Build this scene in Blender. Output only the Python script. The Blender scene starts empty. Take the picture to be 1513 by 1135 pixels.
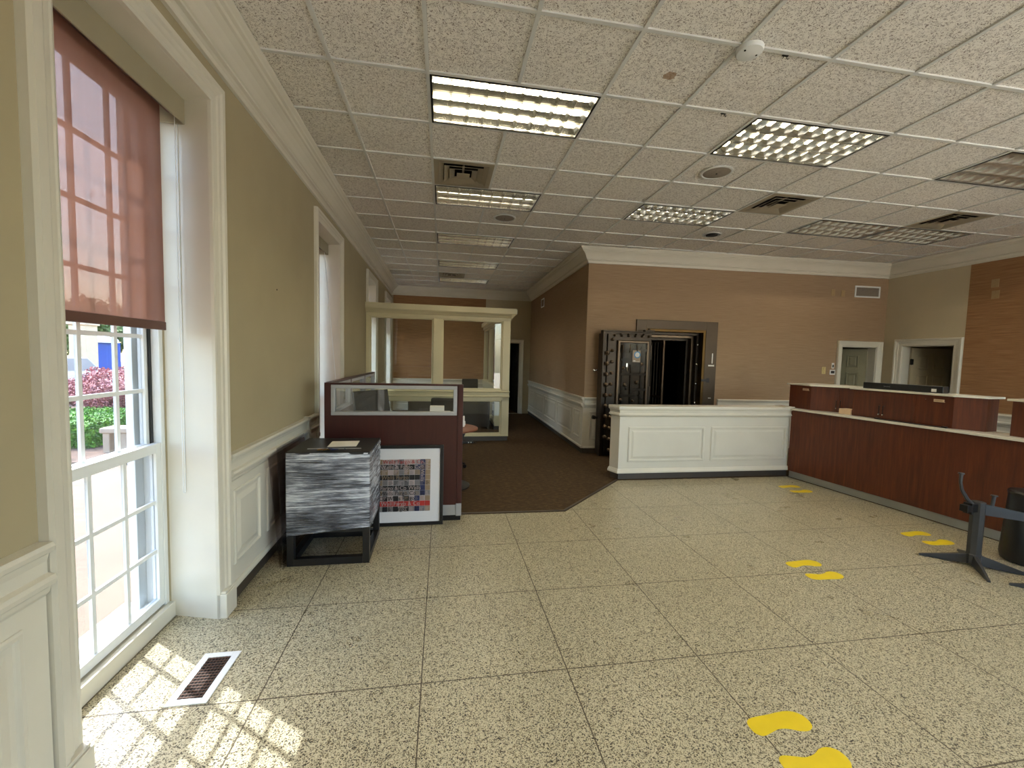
import bpy, math, random
from mathutils import Vector, Matrix
R = random.Random(7)
sc = bpy.context.scene
COL = sc.collection
PI = math.pi

# ---------------------------------------------------------------- mesh builder
class MB:
    def __init__(s): s.v = []; s.f = []; s.m = []; s.mi = 0
    def add(s, vs, fs):
        n = len(s.v); s.v += [tuple(p) for p in vs]
        for f in fs: s.f.append([n + i for i in f]); s.m.append(s.mi)
        return s
    def box(s, x0, x1, y0, y1, z0, z1, M=None):
        vs = [Vector((x, y, z)) for z in (z0, z1) for y in (y0, y1) for x in (x0, x1)]
        if M: vs = [M @ v for v in vs]
        return s.add(vs, [(0, 2, 3, 1), (4, 5, 7, 6), (0, 1, 5, 4), (2, 6, 7, 3), (0, 4, 6, 2), (1, 3, 7, 5)])
    def hexa(s, b, t):      # bottom quad (ccw from above) and top quad
        return s.add(list(b) + list(t), [(3, 2, 1, 0), (4, 5, 6, 7), (0, 1, 5, 4), (1, 2, 6, 5), (2, 3, 7, 6), (3, 0, 4, 7)])
    def prism(s, poly, z0, z1, M=None):   # poly ccw xy
        n = len(poly)
        vs = [Vector((p[0], p[1], z)) for z in (z0, z1) for p in poly]
        if M: vs = [M @ v for v in vs]
        return s.add(vs, [list(range(n))[::-1], list(range(n, 2 * n))] + [(i, (i + 1) % n, n + (i + 1) % n, n + i) for i in range(n)])
    def tube(s, pts, r, n=10, caps=True):
        pts = [Vector(p) for p in pts]; rs = r if isinstance(r, (list, tuple)) else [r] * len(pts)
        rings = []; up = None
        for i, p in enumerate(pts):
            d = (pts[min(i + 1, len(pts) - 1)] - pts[max(i - 1, 0)]).normalized()
            if up is None: up = Vector((0, 0, 1)) if abs(d.z) < .9 else Vector((1, 0, 0))
            a = d.cross(up).normalized(); b = a.cross(d).normalized(); up = b
            rings.append([p + (a * math.cos(2 * PI * k / n) + b * math.sin(2 * PI * k / n)) * rs[i] for k in range(n)])
        vs = [v for q in rings for v in q]
        fs = [(i * n + k, i * n + (k + 1) % n, (i + 1) * n + (k + 1) % n, (i + 1) * n + k) for i in range(len(pts) - 1) for k in range(n)]
        fs = [f[::-1] for f in fs]
        if caps: fs += [list(range(n)), [(len(pts) - 1) * n + k for k in range(n)][::-1]]
        return s.add(vs, fs)
    def lathe(s, prof, c=(0, 0, 0), n=20, M=None):   # prof (r,z)
        vs = []; c = Vector(c)
        for r, z in prof:
            for k in range(n):
                p = Vector((r * math.cos(2 * PI * k / n), r * math.sin(2 * PI * k / n), z))
                vs.append((M @ p if M else p) + c)
        fs = [(i * n + k, i * n + (k + 1) % n, (i + 1) * n + (k + 1) % n, (i + 1) * n + k) for i in range(len(prof) - 1) for k in range(n)]
        fs += [[k for k in range(n)][::-1], [(len(prof) - 1) * n + k for k in range(n)]]
        return s.add(vs, fs)
    def sphere(s, c, r, n=12):
        return s.lathe([(max(1e-4, r * math.sin(PI * i / 8)), -r * math.cos(PI * i / 8)) for i in range(9)], c, n)
    def sweep(s, prof, path, side=1, closed=False):
        # prof: list of (out,z) closed polygon; path: xy points; out = to the left of travel * side; mitred
        P = [Vector((p[0], p[1])) for p in path]; n = len(P); m = len(prof); rings = []
        for i in range(n):
            if closed or 0 < i < n - 1:
                a = (P[i] - P[i - 1]).normalized(); b = (P[(i + 1) % n] - P[i]).normalized()
            elif i == 0: a = b = (P[1] - P[0]).normalized()
            else: a = b = (P[-1] - P[-2]).normalized()
            na = Vector((-a.y, a.x)) * side; nb = Vector((-b.y, b.x)) * side
            k = (na + nb); k = k / max(.05, (1 + na.dot(nb)))
            rings.append([(P[i].x + k.x * o, P[i].y + k.y * o, z) for o, z in prof])
        vs = [v for q in rings for v in q]; fs = []
        L = n if closed else n - 1
        for i in range(L):
            j = (i + 1) % n
            for k in range(m): fs.append((i * m + k, i * m + (k + 1) % m, j * m + (k + 1) % m, j * m + k))
        if not closed: fs += [list(range(m))[::-1], [(n - 1) * m + k for k in range(m)]]
        return s.add(vs, fs)
    def frame_sweep(s, prof, path, closed=False):
        # picture-frame style sweep in local XZ plane: prof (inward offset w, protrusion p toward -y)
        t = MB(); t.sweep([(w, p) for w, p in prof], path, 1, closed)
        return s.add([(x, -z, y) for x, y, z in t.v], t.f)
    def rings(s, prof, x0, x1, z0, z1):
        # closed rectangular moulding; prof (w inward, p toward -y)
        return s.frame_sweep(prof, [(x0, z0), (x1, z0), (x1, z1), (x0, z1)], True)

def obj(name, b, mat, parent=None, loc=(0, 0, 0), rot=0, bevel=0, smooth=False, kind=None, fixn=True):
    me = bpy.data.meshes.new(name); me.from_pydata(b.v, [], b.f)
    mats = mat if isinstance(mat, (list, tuple)) else [mat]
    for m in mats: me.materials.append(m)
    if len(mats) > 1: me.polygons.foreach_set('material_index', b.m)
    me.update()
    if fixn:
        import bmesh
        q = bmesh.new(); q.from_mesh(me); bmesh.ops.recalc_face_normals(q, faces=q.faces); q.to_mesh(me); q.free()
    if smooth:
        me.polygons.foreach_set('use_smooth', [True] * len(me.polygons)); me.set_sharp_from_angle(angle=math.radians(40))
    o = bpy.data.objects.new(name, me); COL.objects.link(o)
    if parent: o.parent = parent
    else: o.location = loc; o.rotation_euler = (0, 0, rot)
    if bevel:
        md = o.modifiers.new('bevel', 'BEVEL'); md.width = bevel; md.segments = 2; md.limit_method = 'ANGLE'; md.harden_normals = False
    if kind: o['kind'] = kind
    return o
def struct(name, b, mat, **k): return obj(name, b, mat, kind='structure', **k)
def tag(o, label, cat, group=None):
    o['label'] = label; o['category'] = cat
    if group: o['group'] = group
    return o
def thing(name, label, cat, loc=(0, 0, 0), rot=0, group=None):
    o = bpy.data.objects.new(name, None); COL.objects.link(o); o.empty_display_size = .1
    o.location = loc; o.rotation_euler = (0, 0, rot)
    return tag(o, label, cat, group)
def empty_struct(name, loc=(0, 0, 0), rot=0):
    o = bpy.data.objects.new(name, None); COL.objects.link(o); o.empty_display_size = .1
    o.location = loc; o.rotation_euler = (0, 0, rot); o['kind'] = 'structure'; return o
def dup(root, loc, label, rot=None, group=None):
    def cp(o, par):
        c = o.copy(); COL.objects.link(c); c.parent = par
        for ch in o.children: cp(ch, c)
        return c
    r = root.copy(); COL.objects.link(r); r.location = loc; r['label'] = label
    if rot is not None: r.rotation_euler = (0, 0, rot)
    if group: r['group'] = group
    for ch in list(root.children): cp(ch, r)
    return r

# ---------------------------------------------------------------- materials
def srgb(r, g, b):
    f = lambda c: (c / 255 / 12.92) if c / 255 <= .04045 else ((c / 255 + .055) / 1.055) ** 2.4
    return (f(r), f(g), f(b), 1)
class NT:
    def __init__(s, name):
        s.mat = bpy.data.materials.new(name); s.mat.use_nodes = True; s.t = s.mat.node_tree; s.t.nodes.clear()
        s.out = s.n('ShaderNodeOutputMaterial')
    def n(s, k, **a):
        x = s.t.nodes.new(k)
        for i, v in a.items(): setattr(x, i, v)
        return x
    def l(s, a, b): s.t.links.new(a, b)
    def coord(s, scale=(1, 1, 1), off=(0, 0, 0)):
        c = s.n('ShaderNodeTexCoord'); m = s.n('ShaderNodeMapping'); m.inputs['Scale'].default_value = scale; m.inputs['Location'].default_value = off
        s.l(c.outputs['Object'], m.inputs['Vector']); return m.outputs['Vector']
    def noise(s, vec, scale, detail=4, rough=.5):
        x = s.n('ShaderNodeTexNoise'); x.inputs['Scale'].default_value = scale; x.inputs['Detail'].default_value = detail; x.inputs['Roughness'].default_value = rough
        s.l(vec, x.inputs['Vector']); return x.outputs['Fac']
    def ramp(s, fac, stops, interp='LINEAR'):
        x = s.n('ShaderNodeValToRGB'); e = x.color_ramp; e.interpolation = interp
        while len(e.elements) < len(stops): e.elements.new(.5)
        for el, (p, c) in zip(e.elements, stops): el.position = p; el.color = c if len(c) == 4 else (*c, 1)
        s.l(fac, x.inputs['Fac']); return x.outputs['Color']
    def mix(s, fac, a, b, mode='MIX'):
        x = s.n('ShaderNodeMix'); x.data_type = 'RGBA'; x.blend_type = mode
        for k, v in ((0, fac), (6, a), (7, b)):
            if hasattr(v, 'links') or hasattr(v, 'is_linked'): s.l(v, x.inputs[k])
            else: x.inputs[k].default_value = v
        return x.outputs[2]
    def math(s, op, a, b=0., c=0.):
        x = s.n('ShaderNodeMath'); x.operation = op
        for k, v in enumerate((a, b, c)):
            if hasattr(v, 'is_linked'): s.l(v, x.inputs[k])
            else: x.inputs[k].default_value = v
        return x.outputs[0]
    def bsdf(s, color=None, rough=.5, metal=0, spec=.5, bump=None, bs=.2, bd=.01, coat=0, **k):
        p = s.n('ShaderNodeBsdfPrincipled')
        for nm, v in (('Base Color', color), ('Roughness', rough), ('Metallic', metal), ('Specular IOR Level', spec), ('Coat Weight', coat)):
            if v is None: continue
            if hasattr(v, 'is_linked'): s.l(v, p.inputs[nm])
            else: p.inputs[nm].default_value = v
        for nm, v in k.items(): p.inputs[nm.replace('_', ' ')].default_value = v
        if bump is not None:
            b = s.n('ShaderNodeBump'); b.inputs['Strength'].default_value = bs; b.inputs['Distance'].default_value = bd
            s.l(bump, b.inputs['Height']); s.l(b.outputs['Normal'], p.inputs['Normal'])
        s.l(p.outputs[0], s.out.inputs['Surface']); return s
def simple(name, c, rough=.5, metal=0, spec=.5, var=.06, scale=6, bs=.05, **k):
    t = NT(name); v = t.coord(); f = t.noise(v, scale, 5)
    lo = tuple(x * (1 - var) for x in c[:3]) + (1,); hi = tuple(min(1, x * (1 + var)) for x in c[:3]) + (1,)
    t.bsdf(t.ramp(f, [(.3, lo), (.7, hi)]), rough, metal, spec, bump=t.noise(v, scale * 25, 2), bs=bs, bd=.002, **k)
    return t.mat
def emit(name, c, s):
    t = NT(name); e = t.n('ShaderNodeEmission'); e.inputs['Color'].default_value = c; e.inputs['Strength'].default_value = s
    t.l(e.outputs[0], t.out.inputs['Surface']); return t.mat
def glass(name, tint=(1, 1, 1, 1), rough=.0, refl=1.0, ior=1.45):
    t = NT(name); tr = t.n('ShaderNodeBsdfTransparent'); tr.inputs['Color'].default_value = tint
    g = t.n('ShaderNodeBsdfGlossy'); g.inputs['Roughness'].default_value = rough
    lw = t.n('ShaderNodeLayerWeight'); lw.inputs['Blend'].default_value = .5; ge = t.n('ShaderNodeNewGeometry')
    fr = t.math('ADD', .07, t.math('MULTIPLY', .9, t.math('POWER', lw.outputs['Facing'], 5.)))
    fr = t.math('MULTIPLY', t.math('MULTIPLY', fr, t.math('SUBTRACT', 1., ge.outputs['Backfacing'])), refl)
    mx = t.n('ShaderNodeMixShader'); t.l(fr, mx.inputs[0])
    t.l(tr.outputs[0], mx.inputs[1]); t.l(g.outputs[0], mx.inputs[2]); t.l(mx.outputs[0], t.out.inputs['Surface']); return t.mat

def m_terrazzo():
    t = NT('terrazzo'); c = t.n('ShaderNodeTexCoord'); v = t.coord()
    base = t.mix(t.noise(v, 1.3, 5), srgb(168, 158, 124), srgb(190, 181, 148))
    base = t.mix(t.math('MULTIPLY', t.noise(v, 60, 3), .5), base, srgb(226, 220, 198))
    wob = t.n('ShaderNodeVectorMath'); wob.operation = 'ADD'
    nz = t.n('ShaderNodeTexNoise'); nz.inputs['Scale'].default_value = 90; t.l(v, nz.inputs['Vector'])
    sc_ = t.n('ShaderNodeVectorMath'); sc_.operation = 'SCALE'; sc_.inputs['Scale'].default_value = .010; t.l(nz.outputs['Color'], sc_.inputs[0])
    t.l(v, wob.inputs[0]); t.l(sc_.outputs[0], wob.inputs[1])
    def chips(scale, thr, pick, cols, cur):
        vo = t.n('ShaderNodeTexVoronoi'); vo.inputs['Scale'].default_value = scale; vo.inputs['Randomness'].default_value = 1; t.l(wob.outputs[0], vo.inputs['Vector'])
        sep = t.n('ShaderNodeSeparateColor'); t.l(vo.outputs['Color'], sep.inputs[0])
        # jagged chips of mixed size: threshold rides on the cell's own random value
        lim = t.math('MULTIPLY', t.math('SUBTRACT', sep.outputs['Red'], pick), thr)
        msk = t.math('LESS_THAN', vo.outputs['Distance'], lim)
        return t.mix(msk, cur, t.ramp(sep.outputs['Green'], cols, 'CONSTANT'))
    dark = [(0, srgb(50, 42, 30)), (.35, srgb(80, 70, 50)), (.6, srgb(32, 29, 25)), (.8, srgb(108, 94, 66))]
    col = chips(165, 1.0, .28, dark, base)
    col = chips(300, 1.0, .30, dark, col)
    col = chips(95, .9, .82, [(0, srgb(226, 220, 200)), (.5, srgb(90, 78, 58))], col)
    s = t.n('ShaderNodeSeparateXYZ'); t.l(c.outputs['Object'], s.inputs[0])
    def line(o, org):
        u = t.math('DIVIDE', t.math('SUBTRACT', o, org - .7549 * 40), .7549); fr = t.math('FRACT', u)
        d = t.math('MINIMUM', fr, t.math('SUBTRACT', 1., fr)); return t.math('LESS_THAN', d, .0042)
    ln = t.math('MAXIMUM', line(s.outputs['X'], -.8365), line(s.outputs['Y'], 2.0428))
    col = t.mix(t.math('MULTIPLY', ln, .9), col, srgb(56, 44, 28))
    r = t.math('ADD', .2, t.math('MULTIPLY', t.noise(v, 3, 4), .22))
    t.bsdf(col, r, 0, .42, bump=t.noise(v, 40, 2), bs=.02, bd=.002); return t.mat
def m_carpet():
    t = NT('carpet'); a = t.noise(t.coord((3, 60, 3)), 3, 4); b = t.noise(t.coord(), 220, 2); c = t.noise(t.coord((9, 110, 9)), 1.4, 3)
    col = t.mix(a, srgb(46, 36, 27), srgb(84, 68, 50)); col = t.mix(t.math('MULTIPLY', t.math('GREATER_THAN', c, .6), .55), col, srgb(122, 100, 70))
    t.bsdf(col, .95, 0, .1, bump=b, bs=.8, bd=.006); return t.mat
def m_ceiling():
    t = NT('acoustic_tile'); v = t.coord()
    wv = t.n('ShaderNodeVectorMath'); wv.operation = 'ADD'; nz = t.n('ShaderNodeTexNoise'); nz.inputs['Scale'].default_value = 45; t.l(v, nz.inputs['Vector'])
    s1 = t.n('ShaderNodeVectorMath'); s1.operation = 'SCALE'; s1.inputs['Scale'].default_value = .04; t.l(nz.outputs['Color'], s1.inputs[0]); t.l(v, wv.inputs[0]); t.l(s1.outputs[0], wv.inputs[1])
    f1 = t.noise(wv.outputs[0], 120, 2, .4); pit = t.math('GREATER_THAN', f1, .615); ridge = t.math('LESS_THAN', t.math('ABSOLUTE', t.math('SUBTRACT', t.noise(wv.outputs[0], 100, 1), .5)), .022)
    gate = t.math('GREATER_THAN', t.noise(v, 35, 2), .50); m = t.math('MAXIMUM', pit, t.math('MULTIPLY', ridge, gate))
    col = t.mix(t.noise(v, 2, 3), srgb(234, 229, 221), srgb(242, 238, 230)); col = t.mix(t.math('MULTIPLY', m, .75), col, srgb(96, 74, 58))
    # one old water stain
    s = t.n('ShaderNodeVectorMath'); s.operation = 'DISTANCE'; s.inputs[1].default_value = (1.443, 2.68, 3.5); t.l(v, s.inputs[0])
    st = t.math('LESS_THAN', t.math('ADD', s.outputs['Value'], t.math('MULTIPLY', t.noise(v, 40, 3), .05)), .065)
    col = t.mix(t.math('MULTIPLY', st, .7), col, srgb(150, 110, 62))
    t.bsdf(col, .95, 0, .1, bump=t.math('SUBTRACT', 1., m), bs=.6, bd=.004); return t.mat
def m_paper(name, c1, c2, zs=90):
    t = NT(name); a = t.noise(t.coord((1.2, 1.2, zs)), 2.2, 5, .7); b = t.noise(t.coord((2, 2, zs * .25)), 3, 3); col = t.mix(t.ramp(a, [(.35, (0, 0, 0)), (.68, (1, 1, 1))]), c1, c2)
    col = t.mix(t.math('MULTIPLY', b, .3), col, c1); t.bsdf(col, .75, 0, .25, bump=a, bs=.25, bd=.003); return t.mat
def m_wood(name, c1, c2, c3, axis='z', rough=.42, coat=.05):
    t = NT(name); s = {'z': (14, 14, 1.0), 'x': (1, 14, 14), 'y': (14, 1, 14)}[axis]
    a = t.noise(t.coord(s), 2.2, 6, .62); b = t.noise(t.coord(tuple(x * 6 for x in s)), 3, 3); c = t.noise(t.coord(tuple(.25 * x for x in s)), 2, 2)
    col = t.ramp(a, [(.3, c1), (.52, c2), (.75, c3)]); col = t.mix(t.math('MULTIPLY', b, .35), col, c1); col = t.mix(t.math('MULTIPLY', c, .35), col, c3)
    t.bsdf(col, rough, 0, .4, bump=b, bs=.04, bd=.002, coat=coat); return t.mat
def m_blind():
    t = NT('roller_shade_fabric'); v = t.coord((1, 1, 1))
    w = t.noise(t.coord((260, 260, 260)), 1, 2); f = t.noise(t.coord((12, 12, .3)), 2, 3)
    col = t.mix(f, srgb(116, 82, 70), srgb(130, 94, 82))
    d = t.n('ShaderNodeBsdfDiffuse'); t.l(col, d.inputs['Color'])
    tl = t.n('ShaderNodeBsdfTranslucent'); tl.inputs['Color'].default_value = srgb(226, 180, 158)
    tr = t.n('ShaderNodeBsdfTransparent'); tr.inputs['Color'].default_value = (1, .93, .9, 1)
    m1 = t.n('ShaderNodeMixShader'); m1.inputs[0].default_value = .22; t.l(d.outputs[0], m1.inputs[1]); t.l(tl.outputs[0], m1.inputs[2])
    m2 = t.n('ShaderNodeMixShader'); m2.inputs[0].default_value = .22; t.l(m1.outputs[0], m2.inputs[1]); t.l(tr.outputs[0], m2.inputs[2])
    t.l(m2.outputs[0], t.out.inputs['Surface']); return t.mat
def m_film():
    t = NT('stretch_film'); a = t.noise(t.coord((1.1, 1.1, 34)), 2.0, 6, .72); b = t.noise(t.coord((5, 5, 110)), 1.6, 4, .7); c = t.noise(t.coord((1.5, 1.5, 3)), 1.3, 3)
    w = t.math('MULTIPLY', t.math('ADD', a, b), .5); s = t.math('ADD', w, t.math('MULTIPLY', t.math('SUBTRACT', c, .5), .6))
    col = t.ramp(s, [(.38, srgb(40, 42, 50)), (.49, srgb(118, 122, 132)), (.60, srgb(222, 226, 234))])
    t.bsdf(col, .22, .35, .9, bump=w, bs=.9, bd=.012); return t.mat
def m_leaf(name, c1, c2, c3):
    t = NT(name); g = t.n('ShaderNodeObjectInfo'); a = t.noise(t.coord(), 9, 3)
    t.bsdf(t.ramp(a, [(.3, c1), (.5, c2), (.7, c3)]), .6, 0, .3); return t.mat

M = {}
M['terrazzo'] = m_terrazzo(); M['carpet'] = m_carpet(); M['tile'] = m_ceiling()
M['paint_left'] = simple('greige_wall_paint', srgb(168, 157, 128), .7, spec=.25, var=.04, scale=2)
M['beige'] = simple('beige_wall_paint', srgb(192, 180, 152), .7, spec=.25, var=.04, scale=2)
M['trim'] = simple('cream_gloss_paint', srgb(214, 209, 194), .38, spec=.45, var=.03, scale=3)
M['trim2'] = simple('ivory_office_paint', srgb(206, 196, 160), .4, spec=.4, var=.03, scale=3)
M['white'] = simple('white_vinyl', srgb(228, 230, 228), .35, var=.02)
M['grid'] = simple('ceiling_grid_paint', srgb(210, 210, 206), .5, var=.03)
M['taupe'] = m_paper('taupe_grasscloth', srgb(144, 120, 94), srgb(166, 141, 114), 60)
M['brown'] = m_paper('brown_grasscloth', srgb(128, 92, 62), srgb(176, 136, 96), 70)
M['base'] = simple('dark_rubber_base', srgb(62, 54, 46), .5, var=.08)
M['cherry'] = m_wood('cherry_veneer', srgb(58, 26, 12), srgb(86, 39, 18), srgb(114, 56, 27))
M['mahogany'] = m_wood('dark_mahogany_laminate', srgb(50, 22, 19), srgb(60, 27, 23), srgb(72, 34, 28), rough=.4)
M['stone'] = simple('white_counter_top', srgb(226, 220, 204), .22, var=.03, scale=14)
M['greykick'] = simple('grey_kick_board', srgb(140, 140, 132), .4, metal=.2)
M['alu'] = simple('brushed_aluminium', srgb(176, 178, 182), .38, metal=.55, var=.04)
M['black'] = simple('black_satin', srgb(11, 11, 13), .4, var=.1)
M['blackmatte'] = simple('black_matte', srgb(20, 19, 19), .8, var=.1)
M['blackwood'] = simple('black_painted_frame', srgb(24, 23, 24), .35, var=.1)
M['film'] = m_film()
M['paper'] = simple('white_paper', srgb(232, 228, 220), .7, var=.02)
M['mat'] = simple('mat_board', srgb(222, 220, 222), .8, var=.01)
M['glass'] = glass('window_glass', (.76, .78, .79, 1))
M['acrylic'] = glass('clear_acrylic', (.86, .85, .86, 1), .02, 1.2)
M['smoke'] = glass('smoky_acrylic', (.86, .81, .81, 1), .02, 1.3)
M['pglass'] = glass('partition_glass', (.93, .95, .94, 1), 0, 1.3)
M['cover'] = glass('cover_glass', (.8, .8, .8, 1), .02, .15)
M['mirror'] = NT('louver_aluminium').bsdf((.68, .67, .63, 1), .14, 1).mat
M['troffer'] = simple('troffer_enamel', srgb(232, 230, 222), .45, var=.02)
M['lamp'] = emit('fluorescent_tube', (1, .88, .62, 1), 24)
M['lamp2'] = emit('cool_fluorescent_tube', (1, .88, .68, 1), 22)
M['darkmetal'] = simple('dark_frame_metal', srgb(30, 28, 26), .45, metal=.5)
M['ventmetal'] = simple('beige_diffuser_metal', srgb(150, 140, 120), .45, metal=.1)
M['ventdark'] = simple('duct_black', srgb(16, 14, 12), .9)
M['speaker'] = simple('speaker_grille', srgb(138, 128, 116), .8, var=.1, scale=40)
M['vault'] = simple('vault_bronze_steel', srgb(56, 47, 38), .38, metal=.75, var=.25, scale=4)
M['vaultedge'] = simple('vault_polished_edge', srgb(98, 82, 66), .35, metal=.85, var=.2, scale=4)
M['vaultframe'] = simple('vault_brushed_frame', srgb(78, 66, 52), .45, metal=.6, var=.08, scale=5)
M['brass'] = simple('aged_brass', srgb(96, 74, 42), .45, metal=.9, var=.15)
M['chrome'] = NT('chrome').bsdf((.8, .79, .77, 1), .12, 1).mat
M['dark'] = simple('unlit_room_dark', srgb(34, 32, 26), .9)  # darkness of unlit spaces put into the colour
M['doorpaint'] = simple('six_panel_door_paint', srgb(150, 144, 118), .5)
M['darkdoor'] = simple('dark_door_paint', srgb(58, 52, 46), .5)
M['yellow'] = simple('yellow_vinyl', srgb(228, 200, 24), .42, var=.05, scale=10)
M['steel'] = simple('charcoal_powder_coat', srgb(54, 54, 54), .42, metal=.3, var=.08)
M['blue'] = simple('blue_print', srgb(40, 120, 170), .4)
M['ivory'] = simple('ivory_plastic', srgb(206, 186, 132), .4)
M['tan'] = simple('tan_plate', srgb(164, 138, 96), .5)
M['blind'] = m_blind()
M['cassette'] = simple('olive_grey_cassette', srgb(158, 150, 126), .5, var=.02)
M['hem'] = simple('shade_hem_bar', srgb(92, 62, 52), .6)
M['wbox'] = simple('cream_card_box', srgb(214, 186, 150), .6)
M['tablewood'] = m_wood('round_table_wood', srgb(84, 44, 28), srgb(110, 60, 38), srgb(130, 74, 48), 'x')
M['fabric'] = simple('black_upholstery', srgb(26, 26, 27), .9, var=.15, scale=30)
M['concrete'] = simple('peach_concrete', srgb(112, 94, 78), .85, var=.10, scale=1.4, bs=.3)
M['mulch'] = simple('dark_mulch', srgb(92, 72, 60), .95, var=.4, scale=12, bs=.6)
M['bench'] = simple('weathered_stone', srgb(176, 160, 142), .9, var=.12, scale=6, bs=.5)
M['hedge'] = m_leaf('hedge_leaves', srgb(30, 66, 16), srgb(66, 116, 30), srgb(118, 168, 52))
M['plum'] = m_leaf('plum_leaves', srgb(92, 46, 56), srgb(160, 100, 104), srgb(216, 160, 152))
M['tree'] = m_leaf('tree_leaves', srgb(58, 84, 40), srgb(104, 128, 70), srgb(160, 176, 120))
M['bark'] = simple('bark', srgb(80, 62, 48), .9, var=.3, scale=14)
M['carpaint'] = simple('dark_teal_car_paint', srgb(12, 34, 42), .25, metal=.2, coat=.3)
M['tyre'] = simple('tyre_rubber', srgb(24, 24, 25), .8)
M['bluebox'] = simple('blue_plastic_panel', srgb(34, 78, 170), .5)
M['stucco'] = simple('cream_stucco', srgb(214, 196, 168), .9, var=.06)
M['red'] = simple('print_red', srgb(160, 40, 34), .5)
M['navy'] = simple('print_navy', srgb(30, 36, 78), .5)
M['pgrey'] = simple('print_grey', srgb(120, 116, 118), .5)
M['ptan'] = simple('print_tan', srgb(140, 120, 98), .5)
M['pblack'] = simple('print_black', srgb(24, 22, 24), .5)
M['ppink'] = simple('print_pale', srgb(176, 160, 158), .5)

# ---------------------------------------------------------------- frames of the walls
class Frame:
    def __init__(s, a, b):
        s.a = Vector(a); s.u = (Vector(b) - s.a).normalized(); s.L = (Vector(b) - s.a).length; s.rot = math.atan2(s.u.y, s.u.x); s.n = Vector((-s.u.y, s.u.x))
    def at(s, x, y=0, z=0): p = s.a + s.u * x + s.n * y; return (p.x, p.y, z)
H = 3.5
YB = -2.54
LW = Frame((-1.31 + .0085 * 2.54, YB), (-1.412, 12.0)); LO = 2.54      # s = y + LO
VW = Frame((2.42, 6.93), (8.14, 6.66)); RW = Frame((8.14, 6.66), (8.14, YB)); HW = Frame((2.50, 12.0), (2.42, 6.93)); FW = Frame((-1.412, 12.0), (2.50, 12.0)); BW = Frame((8.14, YB), (-1.288, YB))

def wall(name, F, ops, th, mat, H=H, x0=0, x1=None):
    b = MB(); x1 = F.L if x1 is None else x1; cur = x0
    for (a, c, z0, z1) in sorted(ops):
        if a > cur: b.box(cur, a, 0, th, 0, H)
        if z0 > 0: b.box(a, c, 0, th, 0, z0)
        if z1 < H: b.box(a, c, 0, th, z1, H)
        cur = c
    if cur < x1: b.box(cur, x1, 0, th, 0, H)
    return struct(name, b, mat, loc=F.at(0), rot=F.rot)

# window spans in y (clear opening at the room face / at the sash)
WINS = [(1.72, 2.72, 2.80), (4.89, 5.89, 5.95), (8.10, 9.10, 9.16), (10.72, 11.72, 11.78), (-1.45, -.45, -.39)]
DT = .30   # depth where the sash frame starts
wl = wall('wall_left', LW, [(a + LO, c + LO, 0, 3.05) for a, _, c in WINS], .5, M['paint_left'])
# splayed / square reveals inside each opening are built with the windows
wall('wall_vault', VW, [(1.06, 2.16, 0, 2.20), (4.86, 5.58, 0, 2.0)], .16, M['taupe'])
wall('wall_right', RW, [(.33, 1.11, 0, 2.02), (6.3, 9.0, .8, 3.1)], .16, M['beige'])  # the tall opening near the viewer is added for daylight
wall('wall_hall', HW, [], .14, M['taupe'])
wall('wall_far', FW, [(2.78, 3.62, 0, 2.06)], .14, M['beige'])
wall('wall_back', BW, [(.4, 5.25, .0, 3.2)], .2, M['beige'])  # wide unseen opening added for daylight

b = MB(); b.box(-1.9, 8.3, YB - .2, 12.15, -.2, 0); struct('floor', b, M['terrazzo'])
b = MB(); b.prism([(-1.42, 4.30), (1.323, 4.262), (2.384, 5.323), (5.0, 5.32), (5.30, 2.90), (5.95, YB), (8.14, YB), (8.14, 6.66), (2.42, 6.93), (2.50, 12.0), (-1.42, 12)], 0.0, .008); struct('floor_carpet', b, M['carpet'])
b = MB(); b.sweep([(0, 0), (0, .010), (.03, .010), (.045, .0)], [(.20, 4.285), (1.323, 4.262), (2.384, 5.323)], 1); struct('trim_1', b, M['base'])

# ---- suspended ceiling
GX, GY, T = -.7353, 2.3386, .61
LIGHTS = [(1, 1), (1, 4), (1, 7), (1, 10), (1, 13), (5, 1), (5, 4), (9, 1), (9, 4), (11, 4), (13, 1), (1, -2), (5, -2), (9, -2), (1, -5), (5, -5), (9, -5)]  # entries behind the viewer are unseen, added to light the room
VENTS = [(1, 3), (1, 12), (7, 3), (11, 3)]
holes = set(VENTS)
for c, r in LIGHTS: holes |= {(c, r), (c + 1, r)}
b = MB()
for i in range(-1, 15):
    for j in range(-8, 16):
        if (i, j) in holes: continue
        x0, x1 = GX + i * T, GX + (i + 1) * T; y0, y1 = GY + j * T, GY + (j + 1) * T
        if i == -1: x0 = -1.45
        if i == 14: x1 = 8.2
        x1 = min(x1, 8.2); y1 = min(y1, 12.05)
        if x0 > 2.6 and y0 > 7: continue
        b.box(x0, x1, y0, y1, H + .007, H + .025)
struct('ceiling', b, M['tile'])
b = MB()
for i in range(0, 15):
    x = GX + i * T
    segs = []
    ys = YB; 
    ye = 12.0 if x < 2.5 else 6.9
    b.box(x - .012, x + .012, ys, ye, H - .004, H + .001)
lightspan = {}
for c, r in LIGHTS: lightspan[(c + 1, r)] = 1
cut = set((c + 1, r) for c, r in LIGHTS)
bb = MB()
for i in range(0, 15):
    x = GX + i * T
    for j in range(-8, 16):
        if (i, j) in cut: continue
        y0 = GY + j * T; y1 = min(y0 + T, 12.0)
        if x > 2.5 and y0 > 6.8: continue
        bb.box(x - .012, x + .012, y0, y1, H - .003, H + .0075)
for j in range(-8, 16):
    y = GY + j * T; bb.box(-1.33, 8.14 if y < 6.9 else 2.5, y - .012, y + .012, H - .0035, H + .0075)
struct('trim_2', bb, M['grid'])
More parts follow.
